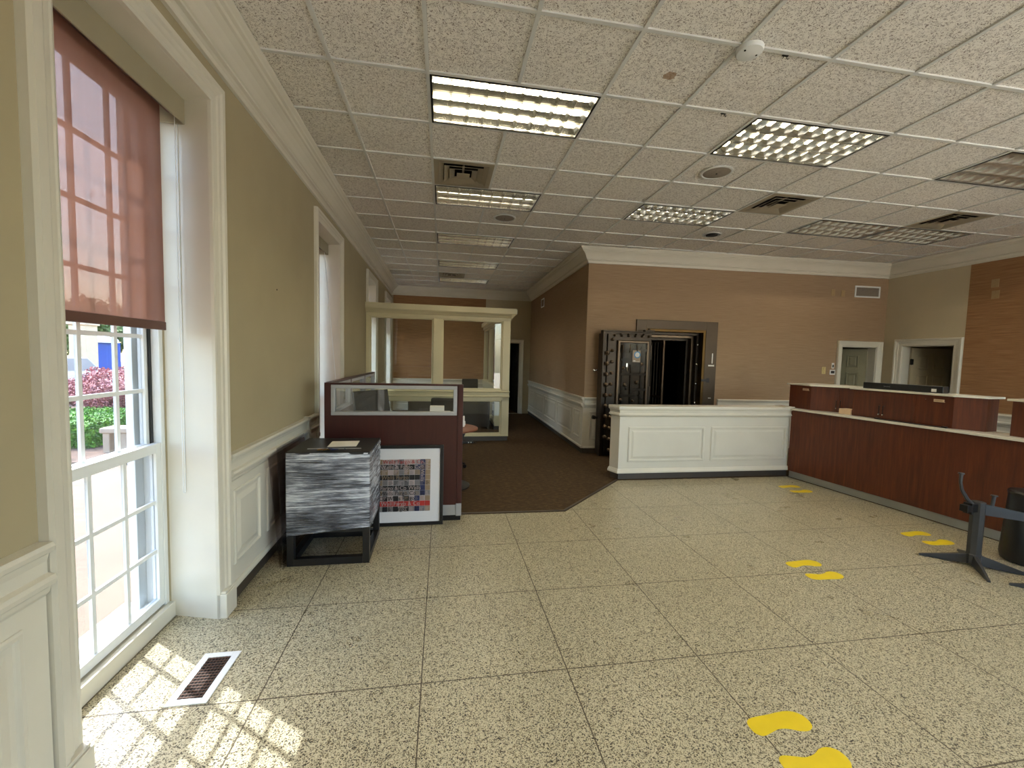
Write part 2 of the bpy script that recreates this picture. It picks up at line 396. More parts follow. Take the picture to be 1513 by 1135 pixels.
b = MB(); b.box(-1.5, 8.3, YB - .1, 12.15, H + .26, H + .3); struct('ceiling_deck', b, M['dark'])

# crown moulding
def crown_prof(): return [(0, H), (.2, H), (.2, H - .014), (.182, H - .03), (.176, H - .042), (.158, H - .05), (.150, H - .064), (.135, H - .07), (.105, H - .095), (.08, H - .128), (.062, H - .160), (.052, H - .168), (.052, H - .182), (.034, H - .19), (.022, H - .205), (.018, H - .23), (0, H - .235)]
b = MB(); b.sweep(crown_prof(), [(-1.288, YB), (-1.412, 12.0), (2.50, 12.0), (2.42, 6.93), (8.14, 6.66), (8.14, YB)], -1); struct('trim_3', b, M['trim'])

# wall coverings
b = MB(); b.box(.06, 2.60, -.004, 0, .99, 3.27); struct('wallpaper_far', b, M['brown'], loc=FW.at(0), rot=FW.rot)
b = MB(); b.box(1.235, 6.25, -.004, 0, 1.0, 3.27); struct('wallpaper_right', b, M['brown'], loc=RW.at(0), rot=RW.rot)

# ---- wainscot: profile + panels, on a wall frame
CAPP = [(.0, .985), (.045, .985), (.052, .972), (.046, .955), (.032, .945), (.026, .92), (.026, .88), (.048, .875), (.055, .862), (.05, .845), (.034, .832), (.03, .815), (.018, .80), (0, .80)]
def wainscot(name, F, x0, x1, panels, mat=None, base=True):
    mat = mat or M['trim']; b = MB()
    b.box(x0, x1, -.018, 0, .13, .94)
    b.sweep(CAPP, [(x0, 0), (x1, 0)], -1)
    b.sweep([(0, .135), (.026, .135), (.036, .118), (.036, .10), (0, .10)], [(x0, 0), (x1, 0)], -1)
    for a, c in panels:
        t = MB(); t.rings([(0, .018), (0, .024), (.008, .03), (.02, .03), (.026, .022), (.03, .018)], a, c, .25, .74)
        b.add(t.v, t.f)
        bx = [(a + .05, .30), (c - .05, .30), (c - .05, .69), (a + .05, .69)]; cx = [(a + .085, .335), (c - .085, .335), (c - .085, .655), (a + .085, .655)]
        if c - a > .22: b.add([(x, -.018, z) for x, z in bx] + [(x, -.028, z) for x, z in cx], [(0, 1, 5, 4), (1, 2, 6, 5), (2, 3, 7, 6), (3, 0, 4, 7), (4, 5, 6, 7)])
    o = struct(name, b, mat, loc=F.at(0), rot=F.rot)
    if base:
        q = MB(); q.box(x0, x1, -.012, 0, 0.0, .10); obj('base_board', q, M['base'], parent=o)['kind'] = 'structure'
    return o
def spread(x0, x1, n, gap=.09):
    w = (x1 - x0 - gap * (n + 1)) / n; return [(x0 + gap + i * (w + gap), x0 + gap + i * (w + gap) + w) for i in range(n)]
wainscot('baseboard_left', LW, YB + LO + .01, -1.58 + LO, spread(.01, .96, 2))
wainscot('baseboard_left', LW, -.27 + LO, 1.60 + LO, [(2.35, 3.1), (3.2, 3.6), (3.70, 4.05)])
wainscot('baseboard_left', LW, 2.845 + LO, 4.40 + LO, [(2.90 + LO, 3.31 + LO), (3.43 + LO, 3.84 + LO), (3.95 + LO, 4.34 + LO)])
b = MB(); b.box(4.40 + LO, 4.455 + LO, -.05, 0, 0, 1.0); struct('trim_4', b, M['trim'], loc=LW.at(0), rot=LW.rot, bevel=.004)
wainscot('baseboard_left', LW, 4.455 + LO, 4.765 + LO, [(4.50 + LO, 4.73 + LO)])
wainscot('baseboard_left', LW, 6.02 + LO, 7.97 + LO, spread(6.02 + LO, 7.97 + LO, 3))
wainscot('baseboard_left', LW, 9.23 + LO, 10.59 + LO, spread(9.23 + LO, 10.59 + LO, 2))
wainscot('baseboard_far', FW, .06, 2.60, spread(.06, 2.60, 3))
wainscot('baseboard_hall', HW, .02, HW.L + .02, [(.18, .98), (1.10, 2.0), (2.12, 3.25), (3.37, 4.45), (4.57, 4.95)])
wainscot('baseboard_vault', VW, -.0, .85, [(.10, .50)])
wainscot('baseboard_vault', VW, 2.45, 4.74, spread(2.45, 4.74, 3))
wainscot('baseboard_right', RW, 1.24, 6.25, spread(1.24, 6.2, 5))

# ---- casings
CAS = [(0, 0), (0, .018), (.012, .022), (.02, .020), (.045, .024), (.055, .03), (.075, .032), (.085, .042), (.108, .044), (.115, .03), (.115, 0)]
def casing(b, x0, x1, z1, zb=0.0, prof=CAS, sx=1.0):
    # open frame around (x0..x1) up to z1, profile w grows away from the opening
    b.frame_sweep([(w * sx, p) for w, p in prof][::-1], [(x0, zb), (x0, z1), (x1, z1), (x1, zb)])
def door_unit(name, F, x0, x1, z1, th, pw=.1):
    o = empty_struct(name, F.at(x0), F.rot); w = x1 - x0
    b = MB(); casing(b, 0, w, z1, sx=pw / .115); obj('door_casing', b, M['trim'], parent=o, smooth=False)['kind'] = 'structure'
    b = MB(); b.box(-.02, .012, 0, th, 0, z1); b.box(w - .012, w + .02, 0, th, 0, z1); b.box(-.02, w + .02, 0, th, z1 - .012, z1 + .02); obj('door_jamb', b, M['trim'], parent=o)['kind'] = 'structure'
    return o
def leaf(parent, hinge, ang, w, h, mat, hinges=True, flip=1):
    # six panel door leaf, hinged at local point, extending in direction ang
    Mx = Matrix.Translation(Vector((hinge[0], hinge[1], .01))) @ Matrix.Rotation(ang, 4, 'Z')
    b = MB(); b.box(0, w, -.018, .018, 0, h, Mx)
    for (a, c) in ((.12, w / 2 - .045), (w / 2 + .045, w - .12)):
        for (z0, z1) in ((.22, .80), (.93, 1.50), (1.60, h - .12)):
            for s in (-1, 1):
                t = MB(); t.rings([(0, .018), (.004, .026), (.018, .026), (.024, .018)], a, c, z0, z1); t.rings([(.04, .018), (.05, .024), (.06, .024)], a, c, z0, z1)
                b.add([Mx @ Vector((x, y * s, z)) for x, y, z in t.v], t.f)
    l = obj('door_leaf', b, mat, parent=parent); l['kind'] = 'structure'
    b = MB()
    for z in (.25, 1.0, h - .25): b.box(-.02, .03, -.03, -.012, z - .05, z + .05, Mx); b.tube([Mx @ Vector((-.004, -.024, z - .055)), Mx @ Vector((-.004, -.024, z + .055))], .008, 8)
    obj('door_hinge', b, M['darkmetal'], parent=l)
    b = MB(); b.tube([Mx @ Vector((w - .07, -.02, .95)), Mx @ Vector((w - .07, -.06, .95))], .012, 8); b.sphere(Mx @ Vector((w - .07, -.075, .95)), .028)
    obj('door_knob', b, M['brass'], parent=l, smooth=True)
    return l

d1 = door_unit('door_1', VW, 4.86, 5.58, 2.0, .16, .10); leaf(d1, (.70, .15), math.radians(122), .70, 1.96, M['doorpaint'])
d2 = door_unit('door_2', RW, .33, 1.11, 2.02, .16, .12); leaf(d2, (.02, .17), math.radians(84), .76, 1.98, M['beige'])
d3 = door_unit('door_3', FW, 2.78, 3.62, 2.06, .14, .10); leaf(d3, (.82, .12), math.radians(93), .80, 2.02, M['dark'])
# rooms seen through the doors
def backroom(name, F, x0, x1, d0, d1, mat, h=2.7):
    b = MB(); b.box(x0 - .05, x0, d0, d1, 0, h); b.box(x1, x1 + .05, d0, d1, 0, h); b.box(x0 - .05, x1 + .05, d1, d1 + .05, 0, h); b.box(x0 - .05, x1 + .05, d0, d1 + .05, h, h + .05)
    struct(name, b, mat, loc=F.at(0), rot=F.rot)
    q = MB(); q.box(x0, x1, d0, d1, -.03, .004); struct('floor_room', q, M['carpet'], loc=F.at(0), rot=F.rot)
backroom('wall_closet', VW, 4.2, 6.0, .165, 1.9, M['beige'])
backroom('wall_corridor', RW, -1.7, 1.35, .165, 1.5, M['beige'])
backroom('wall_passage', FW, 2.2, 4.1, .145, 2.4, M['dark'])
b = MB(); b.box(0, .8, -.03, 0, 0, 2.0)
for (a, c) in ((.1, .36), (.44, .7)):
    for (z0, z1) in ((.2, .8), (.92, 1.5), (1.6, 1.88)): b.rings([(0, .03), (.005, .042), (.02, .042), (.026, .03)], a, c, z0, z1)
dd = empty_struct('door_4', RW.at(.55, 1.49), RW.rot); obj('door_leaf', b, M['darkdoor'], parent=dd)['kind'] = 'structure'

# ---- windows on the left wall
def window(i, y0, y1, y2, blind_z, chain_z=.9, swing=0):
    s0 = 0; w1 = y1 - y0; w2 = y2 - y0      # clear width at room face / at sash
    o = empty_struct('window_%d' % i, LW.at(y0 + LO), LW.rot); top = 3.05
    P = lambda nm, b, m, par=o, **k: obj(nm, b, m, parent=par, **k)
    b = MB(); casing(b, 0, w1, top); P('window_casing', b, M['trim'])
    b = MB()
    for a, c in ((-.13, -.0), (w1 + .0, w1 + .13)): b.box(a, c, -.055, .0, 0, .15); b.box(a + .006, c - .006, -.048, .0, .15, .165)
    P('plinth_block', b, M['trim'], bevel=.003)
    b = MB()   # reveals
    b.hexa([(w1, 0, 0), (w1 + .12, 0, 0), (w1 + .12, .5, 0), (w2 - .002, DT - .02, 0)], [(w1, 0, top), (w1 + .12, 0, top), (w1 + .12, .5, top), (w2 - .002, DT - .02, top)])
    b.box(-.1, .001, .0, DT, 0, top); b.box(0, w2, 0, DT, top - .001, top + .03)
    P('window_jamb', b, M['trim'])
    b = MB(); b.box(0, w2, .27, .42, 0, .085); b.box(0, w2, .265, .30, .0, .092); P('window_sill', b, M['trim'], bevel=.004)
    f0, f1 = 0.0, w2; a, c = .035, w2 - .035
    b = MB(); b.box(f0, a, DT, .40, .085, top); b.box(c, f1, DT, .40, .085, top); b.box(a, c, DT, .40, 2.99, top); b.box(a, c, .33, .40, .085, .11)
    b.box(-.02, .06, .40, .44, .085, top); b.box(w2 - .10, w2 + .02, .40, .44, .085, top); b.box(-.02, w2 + .02, .40, .44, top - .05, top + .02); b.box(-.02, w2 + .02, .37, .56, -.12, .085)
    P('window_frame', b, M['white'], bevel=.003)
    b = MB(); b.box(c - .020, c + .001, .342, .350, .11, 2.99); b.box(a - .001, a + .020, .342, .350, .11, 2.99); b.box(a, c, .342, .350, .11, .118); P('balance_track', b, M['black'])
    def sash(nm, d0, d1, z0, z1, rows, rb, rt, sh=0):
        st = .045; b = MB(); b.box(a, a + st, d0, d1, z0, z1); b.box(c - st, c, d0, d1, z0, z1); b.box(a + st, c - st, d0, d1, z0, z0 + rb); b.box(a + st, c - st, d0, d1, z1 - rt, z1)
        s = P(nm, b, M['white'], bevel=.002)
        g0, g1 = a + st, c - st; dm = (d0 + d1) / 2; b = MB()
        for k in (1, 2, 3): x = g0 + (g1 - g0) * k / 4 + sh; b.box(x - .011, x + .011, dm - .007, dm + .007, z0 + rb, z1 - rt)
        for k in range(1, rows): z = z0 + rb + (z1 - rt - z0 - rb) * k / rows; b.box(g0, g1, dm - .0065, dm + .0065, z - .011, z + .011)
        obj('muntin_grid', b, M['white'], parent=s)
        b = MB(); b.box(g0, g1, dm - .003, dm + .003, z0 + rb, z1 - rt); obj('glass_pane', b, M['glass'], parent=s)
    sash('lower_sash', .305, .34, .10, 1.085, 3, .05, .055)
    sash('upper_sash', .352, .385, 1.03, 2.99, 6, .055, .045, .035)
    if blind_z is None: return
    # roller shade: a thing of its own, hanging in the opening
    lab = ['brown roller shade half drawn over the nearest window', 'brown roller shade drawn down over the second window behind the cubicle', 'brown roller shade in the window behind the glass office front', 'brown roller shade in the last window beside the far wall', 'brown roller shade in the window behind the viewer'][i - 1]
    t = thing('roller_shade', lab, 'window shade', LW.at(y0 + LO, .22, 2.99), LW.rot, 'roller shades in the left wall windows')
    b = MB(); b.box(.0, w2 - .035, -.085, -.075, -.075, .06); b.box(.0, w2 - .035, -.075, .045, .05, .06); b.box(w2 - .045, w2 - .035, -.08, .045, -.075, .06); obj('cassette', b, M['cassette'], parent=t, bevel=.002)
    b = MB(); b.tube([(.01, -.015, .005), (w2 - .05, -.015, .005)], .028, 14); obj('roller_tube', b, M['hem'], parent=t, smooth=True)
    zb = blind_z - 2.99; n = 24; b = MB(); x0, x1 = .01, w2 - .10; zt = .0
    b.box(x0, x1, .0085, .0105, zb + .03, zt); obj('shade_fabric', b, M['blind'], parent=t)
    b = MB(); b.box(x0 - .001, x1 + .001, .002, .017, zb - .012, zb + .035); obj('hem_bar', b, M['hem'], parent=t, bevel=.004)
    b = MB(); xc = w2 - .055
    for q in range(2):
        pts = [(xc + q * .022 - swing * k / 10 * .5, -.04 - swing * (k / 10) * .5, -.02 + (chain_z - 2.97) * k / 10) for k in range(11)]
        b.tube(pts, .0022, 6)
    e = chain_z - 2.99; b.tube([(xc - swing * .5 + .011 + .011 * math.cos(PI + PI * k / 8), -.04 - swing * .5, e - .0 + .02 * -math.sin(PI * k / 8)) for k in range(9)], .0022, 6)
    obj('pull_chain', b, M['white'], parent=t, smooth=True)
for i, (w, bz, cz, sw) in enumerate(zip(WINS, (1.755, .55, 2.3, 2.2, 2.7), (.80, 1.32, .9, .9, .9), (0, .35, 0, 0, 0))): window(i + 1, *w, bz, cz, sw)
# unseen glazed opening behind the viewer, added to bring in daylight
b = MB(); 
for (a, c, z0) in ((.4, 5.25, 0),):
    b.box(a, a + .06, .05, .12, z0, 3.2); b.box(c - .06, c, .05, .12, z0, 3.2); b.box(a, c, .05, .12, 3.14, 3.2); b.box(a, c, .05, .12, z0, z0 + .08); b.box((a + c) / 2 - .03, (a + c) / 2 + .03, .05, .12, z0, 3.2)
struct('window_6', b, M['white'], loc=BW.at(0), rot=BW.rot)
b = MB()
for k in range(4): xx = 6.3 + .88 * k; b.box(xx, xx + .06, .05, .12, .8, 3.1)
b.box(6.3, 9.0, .05, .12, .8, .88); b.box(6.3, 9.0, .05, .12, 3.04, 3.1); struct('window_7', b, M['white'], loc=RW.at(0), rot=RW.rot)  # unseen right wall opening, added to bring in daylight

# ---------------------------------------------------------------- ceiling fixtures
def troffer():
    t = thing('ceiling_light', '', 'ceiling light', (0, 0, H), 0, 'recessed fluorescent ceiling lights')
    X, Y = 1.22, .61; m = .014
    b = MB(); b.rings([(0, 0), (0, .006), (.018, .006), (.018, 0)], 0, 0, 0, 0) if 0 else None
    for (x0, x1, y0, y1) in ((m, X - m, m, m + .014), (m, X - m, Y - m - .014, Y - m), (m, m + .014, m, Y - m), (X - m - .014, X - m, m, Y - m)): b.box(x0, x1, y0, y1, -.006, .012)
    obj('frame', b, M['darkmetal'], parent=t)
    b = MB(); q = .02; zt = .17
    b.add([(q, q, 0), (X - q, q, 0), (X - q, Y - q, 0), (q, Y - q, 0), (q, q + .03, zt), (X - q, q + .03, zt), (X - q, Y - q - .03, zt), (q, Y - q - .03, zt)], [(0, 1, 5, 4), (1, 2, 6, 5), (2, 3, 7, 6), (3, 0, 4, 7), (4, 5, 6, 7)])
    obj('housing', b, M['troffer'], parent=t, fixn=False)
    b = MB(); x0, x1, y0, y1 = .028, X - .028, .028, Y - .028; ny, nx = 3, 9; zb, ztop = .002, .060
    prof = lambda f: .0015 + .013 * f ** 1.7
    def blade(p, along, a0, a1):
        n = 6
        for k in range(n):
            f0, f1 = k / n, (k + 1) / n; z0, z1 = zb + (ztop - zb) * f0, zb + (ztop - zb) * f1; w0, w1 = prof(f0), prof(f1)
            for s in (-1, 1):
                v = [(p + s * w0, a0, z0), (p + s * w0, a1, z0), (p + s * w1, a1, z1), (p + s * w1, a0, z1)]
                if along == 'x': v = [(y, x, z) for x, y, z in v]
                b.add(v, [(0, 1, 2, 3)])
        v = [(p - .0015, a0, zb), (p + .0015, a0, zb), (p + .0015, a1, zb), (p - .0015, a1, zb)]
        if along == 'x': v = [(y, x, z) for x, y, z in v]
        b.add(v, [(0, 1, 2, 3)])
    for k in range(1, nx): blade(x0 + (x1 - x0) * k / nx, 'y', y0, y1)
    for k in range(0, ny + 1): blade(y0 + (y1 - y0) * k / ny, 'x', x0, x1)
    for k in (0, nx): blade(x0 + (x1 - x0) * k / nx, 'y', y0, y1)
    lv = obj('louver', b, M['mirror'], parent=t, smooth=True, fixn=False)
    for k in range(3):
        y = y0 + (y1 - y0) * (k + .5) / 3; b = MB(); b.tube([(.035, y, .118), (X - .035, y, .118)], .0135, 12); obj('lamp_tube', b, M['lamp'], parent=t, smooth=True)
    return t
tf = troffer()
lab = {(1, 1): 'brightest warm ceiling light with silvery louver, nearest to the big window', (1, 4): 'ceiling light just beyond the square air diffuser in the aisle column',
       (1, 7): 'narrow looking ceiling light, third one along the aisle towards the glass office', (1, 10): 'ceiling light fourth along the aisle towards the glass office',
       (1, 13): 'farthest ceiling light, against a small diffuser above the glass office', (5, 1): 'louvered ceiling light above the middle of the floor, right of the brown stain',
       (5, 4): 'ceiling light in front of the vault, between the two speakers and the corridor corner', (9, 1): 'ceiling light cut by the right edge of the photo',
       (9, 4): 'left half of the long double ceiling light over the teller counter', (11, 4): 'right half of the long double ceiling light over the teller counter'}
first = True
for c, r in LIGHTS:
    l = lab.get((c, r), 'added recessed ceiling light outside the view, above the lobby behind the viewer'); loc = (GX + c * T, GY + r * T, H)
    if first: tf.location = loc; tf['label'] = l; first = False; cur = tf
    else: cur = dup(tf, loc, l)
    if (c, r) not in ((1, 1), (5, 1), (5, -2), (1, -2)):
        for ch in cur.children:
            if ch.name.startswith('lamp_tube'):
                ch.data = ch.data if 'cool' in ch.data.name else ch.data
                if 'COOL' not in bpy.data.meshes:
                    me = ch.data.copy(); me.name = 'COOL'; me.materials[0] = M['lamp2']
                # tubes differ in place only: use material slot on the object
                ch.material_slots[0].link = 'OBJECT'; ch.material_slots[0].material = M['lamp2']
def diffuser():
    t = thing('air_diffuser', '', 'air vent', (0, 0, H), 0, 'square ceiling air diffusers'); X = .61; b = MB()
    for (x0, x1, y0, y1) in ((.012, X - .012, .012, .06), (.012, X - .012, X - .06, X - .012), (.012, .06, .06, X - .06), (X - .06, X - .012, .06, X - .06)): b.box(x0, x1, y0, y1, -.004, .004)
    obj('frame', b, M['ventmetal'], parent=t)
    for k, (r0, r1) in enumerate(((.246, .197), (.192, .143), (.138, .086))):
        b = MB(); c = X / 2; o = [(c - r0, c - r0), (c + r0, c - r0), (c + r0, c + r0), (c - r0, c + r0)]; i = [(c - r1, c - r1), (c + r1, c - r1), (c + r1, c + r1), (c - r1, c + r1)]
        z0, z1 = -.006 - .003 * k, .010
        b.add([(x, y, z0) for x, y in o] + [(x, y, z1) for x, y in i] + [(x, y, z0 + .003) for x, y in o] + [(x, y, z1 + .003) for x, y in i], [(0, 1, 5, 4), (1, 2, 6, 5), (2, 3, 7, 6), (3, 0, 4, 7), (8, 9, 13, 12), (9, 10, 14, 13), (10, 11, 15, 14), (11, 8, 12, 15), (0, 1, 9, 8), (1, 2, 10, 9), (2, 3, 11, 10), (3, 0, 8, 11)])
        obj('vane', b, M['ventmetal'], parent=t)
    b = MB(); c = X / 2; b.box(c - .065, c + .065, c - .065, c + .065, -.018, -.014); b.box(c - .01, c + .01, c - .2, c + .2, .03, .04); obj('core', b, M['ventmetal'], parent=t)
    b = MB(); b.box(.03, X - .03, .03, X - .03, .16, .165)
    b.box(.03, .035, .03, X - .03, .0, .165); b.box(X - .035, X - .03, .03, X - .03, .0, .165); b.box(.03, X - .03, .03, .035, .0, .165); b.box(.03, X - .03, X - .035, X - .03, .0, .165)
    obj('duct_box', b, M['ventdark'], parent=t); return t
dv = diffuser(); dl = ['square stepped air diffuser between the first and second aisle lights', 'small looking air diffuser above the glass office, touching the last aisle light', 'air diffuser in front of the vault wall, left of the long double light', 'air diffuser at the right edge, above the teller counter']
for k, (c, r) in enumerate(VENTS):
    loc = (GX + c * T, GY + r * T, H)
    if k == 0: dv.location = loc; dv['label'] = dl[0]
    else: dup(dv, loc, dl[k])
def speaker(c, r, rad, label, hole=0):
    x, y = GX + c * T, GY + r * T; t = thing('ceiling_speaker', label, 'speaker' if not hole else 'ceiling fixture', (x, y, H), 0, 'round ceiling speakers')
    b = MB(); b.lathe([(rad, .0), (rad, -.006), (rad * .9, -.012), (rad * .84, -.009), (rad * .84, 0)], n=32); obj('rim', b, M['grid'], parent=t, smooth=True)
    if hole: b = MB(); b.lathe([(rad * .62, -.006), (rad * .6, -.020), (rad * .3, -.024), (.01, -.024)], n=24); obj('lens', b, M['ventdark'], parent=t, smooth=True)
    else: b = MB(); b.lathe([(rad * .84, -.006), (rad * .6, -.013), (.012, -.015)], n=32); g = obj('grille', b, M['speaker'], parent=t, smooth=True); b = MB(); b.lathe([(.008, -.012), (.008, -.02), (.003, -.021)], n=8); obj('screw', b, M['darkmetal'], parent=g)
speaker(5.5, 2.5, .15, 'round beige ceiling speaker just behind the louvered light above the middle of the floor')
speaker(2.5, 5.5, .15, 'round ceiling speaker in the aisle column, beyond the second light')
speaker(7.5, 5.5, .13, 'small round ceiling fixture with a dark centre near the vault wall', 1)
t = thing('smoke_detector', 'white domed disc detector at a crossing of the ceiling grid', 'smoke detector', (GX + 4.1 * T, GY + .02 * T, H))
b = MB(); b.lathe([(.075, -.004), (.076, -.016), (.07, -.028), (.03, -.036), (.005, -.037)], n=32); obj('cover', b, M['white'], parent=t, smooth=True)
b = MB(); b.lathe([(.006, -.03), (.006, -.0345), (.001, -.035)], c=(.045, .0, 0), n=8); obj('indicator', b, M['ventdark'], parent=t); b = MB(); b.lathe([(.006, -.03), (.006, -.0345), (.001, -.035)], c=(-.045, -.02, 0), n=8); obj('indicator', b, M['ventdark'], parent=t)
for (c, r, l) in ((4.55, 1.03, 'small dark metal clip on the ceiling grid left of the middle louvered light'), (4.5, .03, 'small dark metal clip on the ceiling grid beside the smoke detector')):
    t = thing('sign_clip', l, 'clip', (GX + c * T, GY + r * T, H - .004), 0, 'ceiling grid clips')
    b = MB(); b.box(-.02, .02, -.006, .006, -.003, 0); obj('clip_plate', b, M['darkmetal'], parent=t); b = MB(); b.tube([(.012, 0, -.003), (.012, 0, -.014), (.02, .0, -.02), (.026, 0, -.012)], .002, 6); b.tube([(-.012, 0, -.003), (-.012, 0, -.014), (-.02, .0, -.02)], .002, 6); obj('hook', b, M['darkmetal'], parent=t)

# ---------------------------------------------------------------- glass office
def glazing(name, F, bays, z_lo=(.15, .80), z_hi=(1.0, 2.33), th=.10, label='', sill=True):
    pass
OF = Frame((-1.375, 7.97), (1.285, 8.05)); L = OF.L
of = thing('office_partition', 'ivory framed glass office front with moulded header and chair rail', 'glass partition', OF.at(0), OF.rot, 'glass office walls')
b = MB()
POSTS = [(0, .06), (1.20, 1.36), (L - .145, L)]
for a, c in POSTS: b.box(a, c, 0, .12, .10, 2.36)
obj('post_frame', b, M['trim2'], parent=of, bevel=.004)
b = MB(); b.box(0, L, .01, .11, .10, .135); b.box(0, L, -.012, .13, .10, .12); b.box(0, L, .0, .12, .80, 1.0); b.sweep([(0, .985), (.03, .985), (.04, .972), (.03, .955), (.012, .945), (.012, .90), (.03, .892), (.04, .875), (.02, .86), (0, .86)], [(0, 0), (L + .002, 0)], -1); obj('rail', b, M['trim2'], parent=of)
b = MB(); b.sweep([(0, 2.56), (.11, 2.56), (.11, 2.46), (.10, 2.455), (.09, 2.44), (.06, 2.425), (.045, 2.40), (.02, 2.385), (.012, 2.33), (0, 2.33)], [(0, 0), (L, 0), (L, 3.9)][:2], -1)
b.box(0, L, 0, .12, 2.33, 2.56); b.box(L, L + .10, -.11, .12, 2.46, 2.56); b.add([(L, -.02, 2.36), (L, .12, 2.36), (L, .12, 2.46), (L, -.10, 2.46), (L + .09, -.10, 2.46), (L + .09, .12, 2.46)], [(0, 1, 2, 3), (0, 3, 4), (1, 5, 2), (3, 2, 5, 4), (0, 4, 5, 1)])
obj('header', b, M['trim2'], parent=of)
b = MB(); b.box(.02, L - .01, .015, .105, 0, .10); obj('base_board', b, M['base'], parent=of)
for a, c in ((.06, 1.20), (1.36, L - .145)):
    for z0, z1 in ((.135, .80), (1.0, 2.33)):
        b = MB(); b.box(a, c, .057, .063, z0, z1); g = obj('glass_pane', b, M['pglass'], parent=of)
        b = MB(); b.rings([(0, 0), (0, .02), (.02, .02), (.03, .008), (.03, 0)][::-1], a, c, z0, z1); b.v = [(x, y + .05, z) for x, y, z in b.v]; obj('glazing_bead', b, M['trim2'], parent=g)
# side wall of the office (local x goes from far to near; local y into corridor)
SF = Frame((1.215, 11.99), (1.215, 8.18)); SL = SF.L
os_ = thing('office_partition', 'ivory framed glass side wall of the office running back to the far wall', 'glass partition', SF.at(0), SF.rot, 'glass office walls')
os_.rotation_euler = (0, 0, SF.rot)
b = MB(); posts = [(0, .10), (1.30, 1.42), (2.62, 2.76), (3.66, SL)]
for a, c in posts: b.box(a, c, -.06, .05, .10 if c < 3 else .0, 2.36)
obj('post_frame', b, M['trim2'], parent=os_, bevel=.004)
b = MB(); b.box(0, 2.70, -.06, .05, .10, .17); b.box(0, 2.70, -.075, .065, .80, 1.0); b.box(0, 2.70, -.09, .08, .96, .99); b.box(2.76, 3.66, -.06, .05, 2.02, 2.10); b.box(0, SL, -.06, .05, 2.33, 2.56); b.box(0, SL, -.14, .14, 2.46, 2.56); b.box(0, SL, -.09, .09, 2.38, 2.46); obj('rail', b, M['trim2'], parent=os_, bevel=.004)
b = MB(); b.box(0, 2.70, -.055, .045, 0, .10); obj('base_board', b, M['base'], parent=os_)
for a, c in ((.10, 1.30), (1.42, 2.62)):
    for z0, z1 in ((.17, .80), (1.0, 2.33)): b = MB(); b.box(a, c, -.008, -.002, z0, z1); obj('glass_pane', b, M['pglass'], parent=os_)
b = MB(); b.box(2.76, 3.66, -.008, -.002, 2.10, 2.33); obj('glass_pane', b, M['pglass'], parent=os_)

# office furniture
def desk(name, label, x0, x1, y0, y1, z, top, body, modesty='y0'):
    t = thing(name, label, 'desk', ((x0 + x1) / 2, (y0 + y1) / 2, .008)); w, d = (x1 - x0) / 2, (y1 - y0) / 2
    b = MB(); b.box(-w, w, -d, d, z - .038, z - .008); obj('desktop', b, top, parent=t, bevel=.004)
    for s in (-1, 1): b = MB(); b.box(*( (-w + .02, -w + .05) if s < 0 else (w - .05, w - .02)), -d + .03, d - .03, 0, z - .038); obj('side_panel', b, body, parent=t)
    b = MB(); b.box(-w + .05, w - .05, -d + .06, -d + .08, .05, z - .038); obj('modesty_panel', b, body, parent=t); return t
desk('office_desk', 'dark office desk with a grey front panel inside the glass office', -.75, 1.08, 9.3, 10.1, .74, M['mahogany'], M['darkdoor'])
def office_chair(loc, rot, label, zb=.0):
    t = thing('office_chair', label, 'chair', loc, rot, 'black office chairs')
    b = MB(); b.box(-.24, .24, -.22, .24, .44, .53); obj('seat', b, M['fabric'], parent=t, bevel=.03)
    b = MB(); Mx = Matrix.Translation(Vector((0, .25, .55))) @ Matrix.Rotation(math.radians(-8), 4, 'X'); b.box(-.21, .21, -.03, .04, .02, .50, Mx); obj('backrest', b, M['fabric'], parent=t, bevel=.03)
    b = MB(); b.tube([(0, 0, .08), (0, 0, .44)], .025, 12); obj('gas_column', b, M['black'], parent=t, smooth=True)
    b = MB(); b.tube([(0, .16, .47), (0, .30, .47), (0, .31, .62)], .018, 8); obj('back_bracket', b, M['black'], parent=t)
    for k in range(5):
        a = 2 * PI * k / 5 + .3; b = MB(); b.tube([(0, 0, .10), (.27 * math.cos(a), .27 * math.sin(a), .065)], [.024, .014], 8); lg = obj('leg', b, M['black'], parent=t, smooth=True)
        b = MB(); cx, cy = .27 * math.cos(a), .27 * math.sin(a); b.tube([(cx - .012 * math.sin(a), cy + .012 * math.cos(a), .028), (cx + .012 * math.sin(a), cy - .012 * math.cos(a), .028)], .028, 10); obj('caster', b, M['black'], parent=lg)
    return t
office_chair((.72, 10.75, .008), 0, 'black office chair inside the glass office behind the desk')

# ---------------------------------------------------------------- cubicle
PF = (-1.085, .20); PY0, PY1, PZ = 4.135, 4.195, 1.355
cu = thing('cubicle_partition', 'dark mahogany cubicle panel with a long aluminium framed window along its top', 'cubicle panel', (PF[0], PY0, 0), 0, 'cubicle panels'); w = PF[1] - PF[0]; d = PY1 - PY0
b = MB(); b.box(0, w, 0, d, .16, 1.055); b.box(0, .06, 0, d, 1.055, PZ); b.box(w - .055, w, 0, d, 1.055, PZ); b.box(.06, w - .055, 0, d, 1.343, PZ); b.box(0, w, -.003, d + .003, PZ, PZ + .006); obj('panel', b, M['mahogany'], parent=cu, bevel=.002)
b = MB(); b.box(w - .045, w + .006, -.008, d + .004, .05, PZ + .004); obj('edge_trim', b, M['mahogany'], parent=cu, bevel=.004)
b = MB(); x0, x1, z0, z1 = .06, w - .055, 1.055, 1.343; f = .034
